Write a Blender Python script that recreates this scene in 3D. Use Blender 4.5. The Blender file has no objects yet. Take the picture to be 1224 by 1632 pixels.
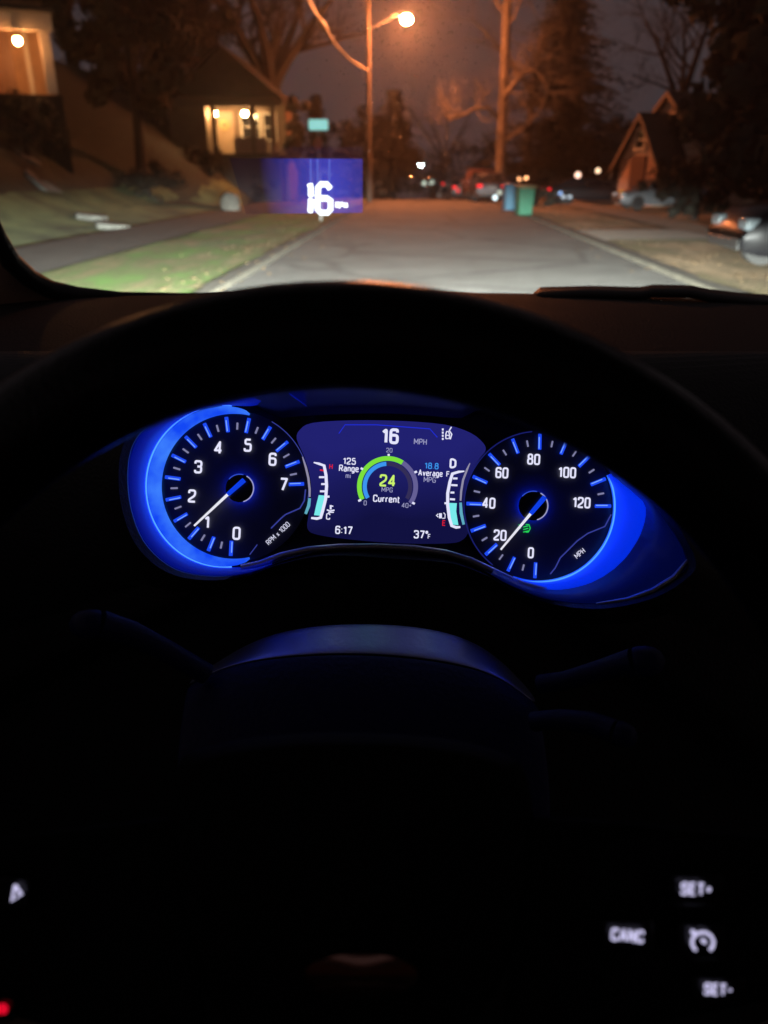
import bpy, math, random
from mathutils import Vector, Matrix, noise
random.seed(7)
R = math.radians
S = bpy.context.scene
COL = S.collection
# ------------------------------------------------------------------ camera, world, exposure
F = 1228.0                       # focal length of the phone in photo pixels (1224 x 1632)
PITCH, YAW = R(23.78), R(2.47)
CAM = Vector((0, 0, 1.5))
CROT = Matrix.Rotation(YAW, 4, 'Z') @ Matrix.Rotation(math.pi/2-PITCH, 4, 'X')
CM = Matrix.Translation(CAM) @ CROT
cd = bpy.data.cameras.new('camera'); cam = bpy.data.objects.new('camera', cd); COL.objects.link(cam)
cam.matrix_world = CM
cd.sensor_fit = 'VERTICAL'; cd.sensor_height = 36; cd.sensor_width = 27; cd.lens = F/1632*36
cd.clip_start = 0.02; cd.clip_end = 2000
cd.dof.use_dof = True; cd.dof.focus_distance = 0.55; cd.dof.aperture_fstop = cd.lens/3.9
S.camera = cam
w = bpy.data.worlds.new('World'); S.world = w; w.use_nodes = True
nt = w.node_tree; bg = nt.nodes['Background']
tc = nt.nodes.new('ShaderNodeTexCoord'); sx = nt.nodes.new('ShaderNodeSeparateXYZ'); rp = nt.nodes.new('ShaderNodeValToRGB')
nz = nt.nodes.new('ShaderNodeTexNoise'); nz.inputs['Scale'].default_value = 2.2; nz.inputs['Detail'].default_value = 5
ad = nt.nodes.new('ShaderNodeMath'); ad.operation = 'MULTIPLY_ADD'; ad.inputs[1].default_value = 0.22
nt.links.new(tc.outputs['Generated'], sx.inputs[0]); nt.links.new(tc.outputs['Generated'], nz.inputs['Vector'])
nt.links.new(nz.outputs['Fac'], ad.inputs[0]); nt.links.new(sx.outputs['Z'], ad.inputs[2]); nt.links.new(ad.outputs[0], rp.inputs[0])
rp.color_ramp.elements[0].position = 0.05; rp.color_ramp.elements[0].color = (.050, .038, .044, 1)
rp.color_ramp.elements[1].position = 0.6; rp.color_ramp.elements[1].color = (.060, .048, .052, 1)
nt.links.new(rp.outputs[0], bg.inputs['Color']); bg.inputs['Strength'].default_value = 1.0
S.view_settings.view_transform = 'Standard'; S.view_settings.look = 'None'
S.view_settings.exposure = 0; S.view_settings.gamma = 1
S.render.engine = 'CYCLES'
cy = S.cycles
cy.use_denoising = True
try: cy.denoiser = 'OPENIMAGEDENOISE'
except Exception: pass
cy.max_bounces = 6; cy.diffuse_bounces = 2; cy.glossy_bounces = 3; cy.transmission_bounces = 6
cy.transparent_max_bounces = 12; cy.volume_bounces = 0
cy.sample_clamp_indirect = 30; cy.caustics_reflective = False; cy.caustics_refractive = False

def ray(px, py):
    return (CROT @ Vector(((px-612)/F, (816-py)/F, -1)).to_4d().xyz.to_4d()).xyz if False else CROT.to_3x3() @ Vector(((px-612)/F, (816-py)/F, -1))
def P(px, py, D): return CAM + ray(px, py)*D             # a point D metres in front of the lens plane
def at(px, py, Y): d = ray(px, py); return CAM + d*(Y/d.y)  # a point at street distance Y
def G(px, py):
    d = ray(px, py); return CAM + d*(-CAM.z/d.z)
def wsm(t): t = max(0, min(1, t)); return t*t*(3-2*t)

# ------------------------------------------------------------------ helpers
def lin(r, g, b):
    f = lambda c: (c/255)/12.92 if c/255 <= .04045 else ((c/255+.055)/1.055)**2.4
    return (f(r), f(g), f(b))
def mat(name, col, rough=.6, metal=0, var=0, scale=8, bump=0, bscale=40, spec=.5, coat=0, emit=None, es=0):
    m = bpy.data.materials.new(name); m.use_nodes = True; n = m.node_tree; b = n.nodes['Principled BSDF']
    b.inputs['Base Color'].default_value = (*col, 1); b.inputs['Roughness'].default_value = rough
    b.inputs['Metallic'].default_value = metal; b.inputs['Specular IOR Level'].default_value = spec
    b.inputs['Coat Weight'].default_value = coat
    if emit: b.inputs['Emission Color'].default_value = (*emit, 1); b.inputs['Emission Strength'].default_value = es
    t = n.nodes.new('ShaderNodeTexCoord')
    if var:
        z = n.nodes.new('ShaderNodeTexNoise'); z.inputs['Scale'].default_value = scale; z.inputs['Detail'].default_value = 6
        z.inputs['Roughness'].default_value = .62
        r = n.nodes.new('ShaderNodeValToRGB'); r.color_ramp.elements[0].position = .32; r.color_ramp.elements[1].position = .68
        r.color_ramp.elements[0].color = (*[c*(1-var) for c in col], 1); r.color_ramp.elements[1].color = (*[min(1, c*(1+var)) for c in col], 1)
        n.links.new(t.outputs['Object'], z.inputs['Vector']); n.links.new(z.outputs['Fac'], r.inputs[0]); n.links.new(r.outputs[0], b.inputs['Base Color'])
    if bump:
        z = n.nodes.new('ShaderNodeTexNoise'); z.inputs['Scale'].default_value = bscale; z.inputs['Detail'].default_value = 4
        u = n.nodes.new('ShaderNodeBump'); u.inputs['Strength'].default_value = bump; u.inputs['Distance'].default_value = .02
        n.links.new(t.outputs['Object'], z.inputs['Vector']); n.links.new(z.outputs['Fac'], u.inputs['Height']); n.links.new(u.outputs[0], b.inputs['Normal'])
    return m
def emi(name, col, s=1.0):
    m = bpy.data.materials.new(name); m.use_nodes = True; n = m.node_tree
    n.nodes.remove(n.nodes['Principled BSDF']); e = n.nodes.new('ShaderNodeEmission')
    e.inputs[0].default_value = (*col, 1); e.inputs[1].default_value = s
    n.links.new(e.outputs[0], n.nodes['Material Output'].inputs[0]); return m
def siding(name, col, period=.18, axis='Z'):
    m = mat(name, col, .7, var=.18, scale=1.5); n = m.node_tree; b = n.nodes['Principled BSDF']
    t = n.nodes.new('ShaderNodeTexCoord'); wv = n.nodes.new('ShaderNodeTexWave'); wv.bands_direction = axis; wv.wave_profile = 'SAW'
    wv.inputs['Scale'].default_value = .314/period; u = n.nodes.new('ShaderNodeBump'); u.inputs['Strength'].default_value = .8; u.inputs['Distance'].default_value = .03
    n.links.new(t.outputs['Object'], wv.inputs['Vector']); n.links.new(wv.outputs['Fac'], u.inputs['Height']); n.links.new(u.outputs[0], b.inputs['Normal'])
    return m
def brick(name, c1, c2):
    m = mat(name, c1, .85); n = m.node_tree; b = n.nodes['Principled BSDF']
    t = n.nodes.new('ShaderNodeTexCoord'); mp = n.nodes.new('ShaderNodeMapping'); mp.inputs['Rotation'].default_value = (R(90), 0, 0)
    k = n.nodes.new('ShaderNodeTexBrick'); k.inputs['Scale'].default_value = 4; k.inputs['Color1'].default_value = (*c1, 1); k.inputs['Color2'].default_value = (*c2, 1)
    k.inputs['Mortar'].default_value = (.3, .28, .26, 1)
    n.links.new(t.outputs['Object'], mp.inputs[0]); n.links.new(mp.outputs[0], k.inputs['Vector']); n.links.new(k.outputs['Color'], b.inputs['Base Color']); return m

class MB:
    def __init__(s): s.v = []; s.f = []
    def add(s, vs, fs):
        o = len(s.v); s.v += [tuple(v) for v in vs]; s.f += [tuple(i+o for i in f) for f in fs]; return s
    def box(s, c, d, rz=0, taper=1.0, M=None):
        c = Vector(c); x, y, z = [k/2 for k in d]; vs = []
        for k, (a, b_, e) in enumerate([(-1,-1,-1),(1,-1,-1),(1,1,-1),(-1,1,-1),(-1,-1,1),(1,-1,1),(1,1,1),(-1,1,1)]):
            q = taper if e > 0 else 1; v = Vector((a*x*q, b_*y*q, e*z)); v.rotate(Matrix.Rotation(rz, 3, 'Z'))
            v = c+v; vs.append(M @ v if M else v)
        return s.add(vs, [(0,3,2,1),(4,5,6,7),(0,1,5,4),(1,2,6,5),(2,3,7,6),(3,0,4,7)])
    def tube(s, pts, rs, n=8, cap=True):
        pts = [Vector(p) for p in pts]; rings = []; o = len(s.v)
        if not hasattr(rs, '__len__'): rs = [rs]*len(pts)
        up = None
        for i, p in enumerate(pts):
            t = (pts[min(i+1, len(pts)-1)]-pts[max(i-1, 0)])
            if t.length < 1e-9: t = Vector((0, 0, 1))
            t.normalize()
            if up is None: up = t.orthogonal().normalized()
            up = (up - t*up.dot(t)); up = up.normalized() if up.length > 1e-6 else t.orthogonal().normalized()
            sd = t.cross(up)
            for k in range(n):
                a = 2*math.pi*k/n; s.v.append(tuple(p+(up*math.cos(a)+sd*math.sin(a))*rs[i]))
        for i in range(len(pts)-1):
            for k in range(n):
                a = o+i*n+k; b_ = o+i*n+(k+1) % n; s.f.append((a, b_, b_+n, a+n))
        if cap:
            s.f.append(tuple(o+k for k in reversed(range(n)))); e = o+(len(pts)-1)*n; s.f.append(tuple(e+k for k in range(n)))
        return s
    def prism(s, poly, z0, z1):     # polygon in xy extruded
        n = len(poly); vs = [(x, y, z0) for x, y in poly]+[(x, y, z1) for x, y in poly]
        return s.add(vs, [tuple(reversed(range(n))), tuple(range(n, 2*n))]+[(i, (i+1) % n, (i+1) % n+n, i+n) for i in range(n)])
    def grid(s, rows, close=False):
        n = len(rows[0]); vs = [p for r in rows for p in r]; fs = []
        for i in range(len(rows)-1):
            for k in range(n if close else n-1):
                k2 = (k+1) % n; fs.append((i*n+k, i*n+k2, (i+1)*n+k2, (i+1)*n+k))
        return s.add(vs, fs)
    def ball(s, c, r, n=10, m=6, sc=(1, 1, 1)):
        c = Vector(c); rows = []
        for i in range(m+1):
            t = math.pi*i/m; rows.append([c+Vector((r*sc[0]*math.sin(t)*math.cos(2*math.pi*k/n), r*sc[1]*math.sin(t)*math.sin(2*math.pi*k/n), r*sc[2]*math.cos(t))) for k in range(n)])
        return s.grid(rows, True)
    def build(s, name, m, parent=None, smooth=True, bevel=0, solid=0, sub=0):
        me = bpy.data.meshes.new(name); me.from_pydata(s.v, [], s.f); me.materials.append(m)
        o = bpy.data.objects.new(name, me); COL.objects.link(o)
        if parent: o.parent = parent
        if smooth:
            me.shade_smooth()
            try: me.set_sharp_from_angle(angle=R(40))
            except Exception: pass
        if solid:
            q = o.modifiers.new('solid', 'SOLIDIFY'); q.thickness = solid; q.offset = 0
        if bevel:
            q = o.modifiers.new('bevel', 'BEVEL'); q.width = bevel; q.segments = 2; q.limit_method = 'ANGLE'
        if sub:
            q = o.modifiers.new('sub', 'SUBSURF'); q.levels = q.render_levels = sub
        return o
def tag(o, label=None, cat=None, group=None, kind=None):
    if label: o['label'] = label
    if cat: o['category'] = cat
    if group: o['group'] = group
    if kind: o['kind'] = kind
    return o
def thing(name, label, cat, loc=(0, 0, 0), rz=0, group=None, matrix=None):
    o = bpy.data.objects.new(name, None); COL.objects.link(o); o.empty_display_size = .2
    if matrix is not None: o.matrix_world = matrix
    else: o.location = loc; o.rotation_euler = (0, 0, rz)
    return tag(o, label, cat, group)

# ------------------------------------------------------------------ lamps of our own car (low beams), hidden below the bonnet line
for hx in (-.45, 1.15):
    l = bpy.data.lights.new('headlight_beam', 'SPOT'); l.energy = 74000 if hx < 0 else 60000; l.color = (.95, 1.0, .93)
    l.spot_size = R(86); l.spot_blend = .6; l.shadow_soft_size = .06
    o = bpy.data.objects.new('headlight_beam', l); COL.objects.link(o); o.location = (hx, 2.0, .78)
    o.scale = (1.0, .15, 1.0)
    o.rotation_euler = (R(90-(5.9 if hx < 0 else 6.4)), 0, R(11 if hx < 0 else 0))

# ------------------------------------------------------------------ ground
def bank(x, y):            # the left yards rise to the houses
    b = 0.0
    if x < -8.4:
        t = -8.4-x; t0 = 2.4*(1-wsm((y-33)/7)); u = max(0, t-t0); b = .13*min(t, t0)+(.66*u*wsm(u/2.2) if u < 10 else 6.6+.15*(u-10))
        b *= .35+.65*wsm((y-6)/18)
    if x > 16: b = .05*(x-16)
    return b
def crest(y): return 0 if y < 46 else -(y-46)**2*.0012 if y < 80 else -1.387-(y-80)*.03
def gz(x, y): return bank(x, y)+crest(y)
def strip(name, xs, y0, y1, dy, lift, m, noise_amp=0, kind='structure'):
    rows = []; y = y0
    while y <= y1+1e-6:
        rows.append([(x, y, gz(x, y)+lift+noise_amp*noise.noise(Vector((x*.7, y*.7, 3)))) for x in xs]); y += dy
    o = MB().grid(rows).build(name, m); o['kind'] = kind; return o
M_lawn = mat('lawn', (.075, .115, .022), .95, var=.65, scale=2.6, bump=1.0, bscale=9)
M_lawn_dry = mat('dry_lawn', (.13, .115, .055), .95, var=.6, scale=1.8, bump=1.0, bscale=9)
M_asph = mat('asphalt', (.115, .115, .108), .85, var=.28, scale=.7, bump=.35, bscale=60)
def lawn_mat(name, a, b_c, sc_):
    m = mat(name, a, .95, bump=1.0, bscale=9); n = m.node_tree; b = n.nodes['Principled BSDF']; t = n.nodes.new('ShaderNodeTexCoord')
    z1 = n.nodes.new('ShaderNodeTexNoise'); z1.inputs['Scale'].default_value = sc_; z1.inputs['Detail'].default_value = 8; z1.inputs['Roughness'].default_value = .75
    mp_ = n.nodes.new('ShaderNodeMapping'); mp_.inputs['Scale'].default_value = (1, .45, 1); n.links.new(t.outputs['Object'], mp_.inputs[0]); n.links.new(mp_.outputs[0], z1.inputs['Vector'])
    r = n.nodes.new('ShaderNodeValToRGB'); e = r.color_ramp.elements; e[0].position = .40; e[0].color = (*a, 1); e[1].position = .60; e[1].color = (*b_c, 1)
    x_ = r.color_ramp.elements.new(.5); x_.color = (*[(p_+q_)*.36 for p_, q_ in zip(a, b_c)], 1)
    n.links.new(z1.outputs['Fac'], r.inputs[0]); n.links.new(r.outputs[0], b.inputs['Base Color']); return m
M_lawn_g = lawn_mat('verge_grass', (.10, .23, .02), (.23, .17, .07), .8)
M_lawn_r = lawn_mat('dormant_grass', (.16, .14, .05), (.42, .30, .17), .7)
M_lawn = mat('bank_grass', (.085, .11, .045), .95, var=.7, scale=.8, bump=1.0, bscale=9)
M_path = mat('path_asphalt', (.085, .078, .07), .85, var=.2, scale=2, bump=.4, bscale=50)
M_conc = mat('concrete', (.24, .21, .16), .85, var=.2, scale=2.5, bump=.3, bscale=30)
rng = lambda a, b, n: [a+(b-a)*i/n for i in range(n+1)]
g1 = strip('ground', rng(-75, -8.6, 36)+rng(-8.4, 8.6, 8)+rng(10, 75, 16), -12, 46, 1.45, -.02, M_lawn)
g2 = strip('ground_far', rng(-160, 160, 40), 46.0, 420, 4.4, -.02, M_lawn_dry); g2.name = 'ground'
nn = M_asph.node_tree; bb_ = nn.nodes['Principled BSDF']; src = bb_.inputs['Base Color'].links[0].from_socket
vt = nn.nodes.new('ShaderNodeTexVoronoi'); vt.feature = 'DISTANCE_TO_EDGE'; vt.inputs['Scale'].default_value = .38
tcc = nn.nodes.new('ShaderNodeTexCoord'); wz = nn.nodes.new('ShaderNodeTexNoise'); wz.inputs['Scale'].default_value = 1.3; wz.inputs['Detail'].default_value = 6
vm = nn.nodes.new('ShaderNodeMixRGB'); vm.inputs[0].default_value = .35; nn.links.new(tcc.outputs['Object'], vm.inputs[1]); nn.links.new(wz.outputs['Color'], vm.inputs[2]); nn.links.new(tcc.outputs['Object'], wz.inputs['Vector'])
nn.links.new(vm.outputs[0], vt.inputs['Vector']); cr_ = nn.nodes.new('ShaderNodeValToRGB'); cr_.color_ramp.elements[0].color = (.45, .45, .45, 1); cr_.color_ramp.elements[1].color = (1, 1, 1, 1); cr_.color_ramp.elements[1].position = .03
nn.links.new(vt.outputs['Distance'], cr_.inputs[0]); mm_ = nn.nodes.new('ShaderNodeMixRGB'); mm_.blend_type = 'MULTIPLY'; mm_.inputs[0].default_value = 1; nn.links.new(src, mm_.inputs[1]); nn.links.new(cr_.outputs[0], mm_.inputs[2]); nn.links.new(mm_.outputs[0], bb_.inputs['Base Color'])
strip('road', rng(-2.8, 4.05, 6), -10, 180, 2, .0, M_asph)
strip('lawn', rng(-5.9, -2.9, 8), -8, 60, 1, .05, M_lawn_g, .03)
strip('lawn', rng(4.15, 6.9, 8), -8, 60, 1, .05, M_lawn_r, .03)
strip('lawn', rng(8.4, 30, 14), -8, 60, 1, .05, M_lawn_r, .03)
strip('path', rng(-8.3, -5.88, 4), -8, 60, 1, .075, M_path)
strip('sidewalk', rng(6.9, 8.4, 3), -8, 60, 1, .09, M_conc)
for x0, x1 in ((-2.95, -2.72), (3.95, 4.25)):
    wb = lambda y, k: .16*noise.noise(Vector((k*7, y*.45, 1)))+.07*noise.noise(Vector((k*3, y*1.7, 5)))
    rows = [[(x0-(.10 if x0 < 0 else 0)+(wb(y, 1) if x0 < 0 else 0), y, gz(0, y)-.02), (x0+(wb(y, 1) if x0 < 0 else 0), y, gz(0, y)+.075), (x1+(0 if x0 < 0 else wb(y, 2)), y, gz(0, y)+.07), (x1+.04+(0 if x0 < 0 else wb(y, 2)), y, gz(0, y)-.02)] for y in rng(-8, 70, 156)]
    tag(MB().grid(rows).build('kerb', mat('kerb_stone', (.062, .056, .04) if x0 > 0 else (.055, .05, .036), .9, var=.35, scale=2)), kind='structure')
rows = [[(x, y, gz(x, y)+.07+.06*noise.noise(Vector((x*1.3, y*1.3, 9)))) for x in rng(-46, -11.1-.5*math.sin(y)+2.0*wsm((y-30)/6), 60)] for y in rng(13, 60, 80)]
M_bank_shade = mat('bank_shade', (.016, .016, .008), .9, var=.6, scale=3, bump=1.0, bscale=6)  # dark tone put in for the shade on the upper bank
tag(MB().grid(rows).build('bank_shade_sheet', M_bank_shade), 'dark sheet added for the shade over the upper left bank', 'shade sheet', kind='stuff')
# driveway apron, pale, crossing the right verge
mb = MB().grid([[(4.15, 19, .02), (4.45, 19, .09), (6.95, 18.9, .12)], [(4.15, 22.5, .02), (4.45, 22.4, .09), (6.95, 22.2, .12)]])
tag(mb.build('driveway_apron', mat('apron', (.30, .28, .24), .8, var=.15, scale=3)), kind='structure')
mb = MB().grid([[(8.35, 18.2, .16), (20, 17.9, .3)], [(8.35, 22.6, .16), (20, 22.9, .3)]])
tag(mb.build('driveway', mat('drive', (.12, .115, .10), .85, var=.2, scale=2, bump=.3)), kind='structure')
# side street / drive where the dark car waits
mb = MB().grid([[(8.35, 40, .16), (26, 40, .25)], [(8.35, 45, .16), (26, 45, .25)]])
tag(mb.build('driveway', M_path), kind='structure')
# fallen leaves scattered on the verge beside the road
mb = MB()
for i in range(500):
    if random.random() < .5: x = random.gauss(-3.2, .7)
    else: x = random.gauss(4.9, .8)
    y = random.uniform(7, 34); z = gz(x, y)+.09; a = random.uniform(0, 6.3); r = random.uniform(.02, .05)
    if -2.7 < x < 4.1: z = .012
    mb.add([(x+r*math.cos(a), y+r*math.sin(a), z), (x-r*math.sin(a)*.6, y+r*math.cos(a)*.6, z+.015), (x-r*math.cos(a), y-r*math.sin(a), z), (x+r*math.sin(a)*.6, y-r*math.cos(a)*.6, z+.01)], [(0, 1, 2, 3)])
tag(mb.build('fallen_leaves', mat('leaf_litter', (.15, .10, .05), .8, var=.3, scale=3), smooth=False), 'dry brown leaves scattered along the road edges', 'leaves', kind='stuff')

# ------------------------------------------------------------------ trees
M_bark = mat('bark', (.13, .11, .09), .9, var=.35, scale=5, bump=.8, bscale=14)
M_barkd = mat('dark_bark', (.018, .014, .012), .9, var=.3, scale=5)
M_fol = mat('evergreen_needles', (.015, .014, .009), .85, var=.4, scale=.8)
M_fold = mat('dark_foliage', (.018, .016, .010), .9, var=.45, scale=.6)
def branch(mb, p, d, L, r, depth, rnd, twist=.5, nsides=5, up=.12):
    n = 5; pts = [p.copy()]; rs = [r]; q = p.copy(); dd = d.normalized()
    for i in range(n):
        dd = (dd+Vector((rnd.uniform(-1, 1), rnd.uniform(-1, 1), rnd.uniform(-1, 1)))*twist*.32+Vector((0, 0, up*.4))).normalized()
        q = q+dd*L/n; pts.append(q.copy()); rs.append(r*(1-.62*(i+1)/n))
    mb.tube(pts, rs, nsides, False)
    if depth <= 0: return
    for j in range(rnd.choice((3, 4, 4, 5)) if depth > 1 else 5):
        k = rnd.randint(1, n); side = dd.orthogonal(); side.rotate(Matrix.Rotation(rnd.uniform(0, 6.28), 3, dd))
        nd = (dd*.75+side*rnd.uniform(.45, 1.0)).normalized()
        branch(mb, pts[k], nd, L*rnd.uniform(.5, .75), rs[k]*.62, depth-1, rnd, twist, 4 if depth > 1 else 3, up)
def bare_tree(x, y, h, tr, label, seed, mt=None, depth=4, lean=(0, 0), forks=3, fork_at=.35, group='bare winter trees', limbs=None, low=()):
    rnd = random.Random(seed); mt = mt or M_bark; z0 = gz(x, y)-.1
    t = thing('bare_tree', label, 'tree', (x, y, z0), group=group)
    mb = MB(); zf = h*fork_at; top = Vector((lean[0]*fork_at, lean[1]*fork_at, zf))
    pts = [Vector((0, 0, 0)), Vector((0, 0, .3)), top*.5+Vector((rnd.uniform(-.1, .1), 0, 0)), top]
    mb.tube(pts, [tr*1.5, tr*1.1, tr, tr*.85], 10); mb.build('trunk', mt, t)
    cb = MB()
    for k in range(forks):
        a = 6.28*k/forks+rnd.uniform(-.4, .4); d = Vector((math.cos(a)*.55, math.sin(a)*.55, 1))
        branch(cb, top-Vector((0, 0, tr*.5)), d, (h-zf)*.62, tr*.6, depth, rnd)
    for (hh, ax, ay, az, L, r) in low:
        branch(cb, Vector((lean[0]*hh/h, lean[1]*hh/h, hh)), Vector((ax, ay, az)), L, r, depth-1, rnd, .8)
    cb.build('crown', mt, t); return t
def leafy(x, y, h, cr, label, seed, m=M_fold, n=5200, zc=.6, sq=(1, 1, 1), name='dense_tree', group='dark evergreen trees', leaf=.22, clumps=46, cat='tree'):
    rnd = random.Random(seed); z0 = gz(x, y)-.1; t = thing(name, label, cat, (x, y, z0), group=group)
    MB().tube([(0, 0, 0), (.1, 0, h*.3), (0, .1, h*.75)], [cr*.09, cr*.06, cr*.02], 8).build('trunk', M_barkd, t)
    mb = MB(); C = []
    for i in range(clumps):
        v = Vector((rnd.gauss(0, .5), rnd.gauss(0, .5), rnd.gauss(0, .5)))
        if v.length > 1: v = v.normalized()*rnd.uniform(.75, 1.05)
        C.append((Vector((v.x*cr*sq[0], v.y*cr*sq[1], h*zc+v.z*h*(1-zc)*sq[2])), rnd.uniform(.14, .3)*cr))
    for i in range(n):
        c, r = rnd.choice(C); d = Vector((rnd.gauss(0, 1), rnd.gauss(0, 1), rnd.gauss(0, 1))).normalized()
        p = c+d*r*rnd.uniform(.5, 1.1); a = d.orthogonal().normalized(); b_ = d.cross(a); s = leaf*rnd.uniform(.5, 1.3)
        th = rnd.uniform(0, 6.28); u = (a*math.cos(th)+b_*math.sin(th)+d*rnd.uniform(-.5, .5))*s; v2 = (b_*math.cos(th)-a*math.sin(th))*s*.5
        mb.add([p-u, p+v2, p+u, p-v2], [(0, 1, 2, 3)])
    for i in range(0, clumps, 3): mb.tube([(0, 0, h*.3), C[i][0]], [.05, .02], 3, False)
    mb.build('crown', m, t, smooth=False); return t
def conifer(x, y, h, br, label, seed, m=M_fol, group='conifers', n=26, droop=.35, cut=.12):
    rnd = random.Random(seed); t = thing('conifer', label, 'tree', (x, y, gz(x, y)-.1), group=group)
    MB().tube([(0, 0, 0), (0, 0, h*.5), (0, 0, h*.98)], [h*.022, h*.014, .02], 8).build('trunk', M_barkd, t)
    mb = MB()
    for i in range(n):
        f = cut+(1-cut)*(i+rnd.uniform(-.3, .3))/n; z = h*f; L = br*(1-f)**.75*rnd.uniform(.7, 1.2)+.25
        for k in range(9):
            a = rnd.uniform(0, 6.28); d = Vector((math.cos(a), math.sin(a), 0)); LL = L*rnd.uniform(.6, 1.15)
            m_ = int(10+LL*9)
            for j in range(m_):
                s = (j+rnd.random())/m_; p = Vector((0, 0, z))+d*LL*s+Vector((0, 0, -droop*LL*s*s+.12*LL*s))
                q = Vector((rnd.uniform(-1, 1), rnd.uniform(-1, 1), rnd.uniform(-1.2, .3)))*.22*(1.3-s)
                sz = .2*(1.25-s)*rnd.uniform(.6, 1.3)
                u = (d+q).normalized()*sz*1.6; v = Vector((-d.y, d.x, rnd.uniform(-.6, .6)))*sz*.6
                mb.add([p+q-u*.4-v, p+q+u, p+q-u*.4+v+Vector((0, 0, -sz*.4))], [(0, 1, 2)])
    mb.build('crown', m, t, smooth=False); return t
def gxy(px, py, Y): p = at(px, py, Y); return p.x, p.y
# bare tree by the road, brightly lit by the lamp
X = at(797, 285, 48).x
rt = bare_tree(X, 48, 17, .28, 'bare tree with straight orange-lit trunk beside the street bins', 5, depth=4, lean=(-.25, 0), fork_at=.62, forks=3,
          low=((8.6, .8, -.6, .8, 3.2, .09), (9.2, -.8, -.4, .8, 3.0, .08)))
lm = MB(); lr = random.Random(3)
for pts, r_ in (([(796, 168, 48), (812, 143, 47.5), (832, 118, 47), (851, 111, 46.8), (865, 122, 46.8), (873, 146, 46.8)], .17), ([(796, 190, 48), (778, 172, 47.6), (757, 172, 47.3), (738, 184, 47), (716, 191, 47)], .12), ([(851, 111, 46.8), (862, 98, 46.6), (880, 90, 46.4)], .09), ([(797, 230, 48), (826, 210, 47.6), (850, 190, 47.4), (868, 160, 47.2)], .10)):
    q = [at(*p_)-rt.location for p_ in pts]; lm.tube(q, [r_*(1-.6*i/len(q)) for i in range(len(q))], 7, False)
    for k in range(len(q)*3):
        p_ = q[lr.randrange(1, len(q))]; branch(lm, p_, Vector((lr.uniform(-1, 1), lr.uniform(-.5, .5), lr.uniform(-.4, 1))), 1.5, r_*.3, 2, lr, .8, 4)
lm.build('limb', M_bark, rt)
bare_tree(at(434, 150, 52).x, 52, 16, .62, 'bare tree with spreading dark limbs behind the lit porch', 21, M_barkd, 4, fork_at=.40, forks=5)
bare_tree(at(1085, 150, 50).x, 50, 13, .3, 'bare tree with fine dark twigs between gable and dark tree', 8, M_barkd, 4, fork_at=.4, forks=4)
bare_tree(at(708, 200, 98).x, 98, 16, .3, 'distant bare tree with twiggy crown right of the utility pole', 13, M_barkd, 4, fork_at=.3, forks=4)
bare_tree(at(845, 200, 60).x, 60, 17, .3, 'bare tree with pale upper branches right of orange-lit trunk', 31, M_bark, 4, fork_at=.4, forks=4)
bare_tree(at(250, 150, 48).x, 48, 15, .35, 'bare tree with dark trunk on the hill between the two porches', 17, M_barkd, 4, fork_at=.3, forks=4)
conifer(at(505, 200, 62).x, 62, 7.2, 2.0, 'small dark conifer right behind the street name sign', 3, M_fol)
conifer(at(890, 200, 52).x, 52, 13.0, 6.6, 'tall dark conifer with drooping boughs right of the orange-lit trunk', 4, M_fol, n=64)
leafy(at(606, 200, 72).x, 72, 7.5, 3.0, 'round dark tree partly behind the utility pole', 63, zc=.5, n=5000)
conifer(at(628, 200, 62).x, 62, 7.4, 4.6, 'dark conifer just right of the utility pole', 6, M_fol)
leafy(at(205, 100, 35).x, 35, 12, 2.9, 'dense dark tree on the bank right of the upper left porch', 41, zc=.62, n=8500, clumps=70)
leafy(at(110, 60, 52).x, 52, 17, 5.0, 'dense dark tree seen over the upper left house, right of the towering one', 61, zc=.6, n=7000, clumps=60)
leafy(at(262, 60, 46).x, 46, 13, 3.8, 'dense dark tree just left of the lit porch house', 62, zc=.6, n=7000, clumps=60)
leafy(at(300, 60, 62).x, 62, 15, 5.5, 'dense dark tree behind the roof of the lit porch house', 42, zc=.6, n=8000, clumps=70)
leafy(at(60, 100, 50).x, 50, 15, 6.5, 'dense dark tree towering behind the upper left house', 43, zc=.6, n=7000, clumps=60)
leafy(at(1255, 150, 27).x, 27, 14, 3.3, 'huge dark tree filling the right edge of the view', 44, zc=.55, n=17000, clumps=120, sq=(1, 1, 1.15), leaf=.28)
leafy(at(1010, 250, 74).x, 74, 7, 4.6, 'low dark tree behind the steep gabled house', 45, zc=.55, n=5000, sq=(1.2, 1, 1))
leafy(at(800, 250, 95).x, 95, 8, 5.5, 'far dark tree at the end of the street right side', 46, zc=.5, n=4500, sq=(1.6, 1, 1))
leafy(at(690, 250, 120).x, 120, 7.6, 6, 'farthest dark tree closing the end of the street', 47, zc=.5, n=4500, sq=(1.6, 1, 1))
leafy(at(560, 250, 80).x, 80, 7.5, 3.6, 'dark tree between small conifer and utility pole', 48, zc=.5, n=4500, sq=(1.3, 1, 1))
def shrub(x, y, h, r, label, seed, m=M_fold):
    return leafy(x, y, h, r, label, seed, m, 1500, .5, name='shrub', group='shrubs around the yards', leaf=.1, clumps=20, cat='shrub')
shrub(at(415, 240, 45).x, 44, 1.5, .9, 'dark shrub at the right corner of the lit porch', 51)
leafy(at(440, 240, 44).x+.95, 45.0, 5.6, .95, 'tall narrow evergreen added to cover the lit right wall of the porch house', 60, zc=.55, n=2600, leaf=.13, clumps=26, group='shrubs around the yards', name='shrub', cat='shrub')  # added to cover the orange-lit side wall
shrub(at(325, 240, 42).x, 42, 1.3, 1.1, 'dark shrub in front of the lit porch at its left', 52)
shrub(at(230, 270, 34).x, 34, 1.6, 1.4, 'dark shrub on the bank left of the lit porch', 53)
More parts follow.
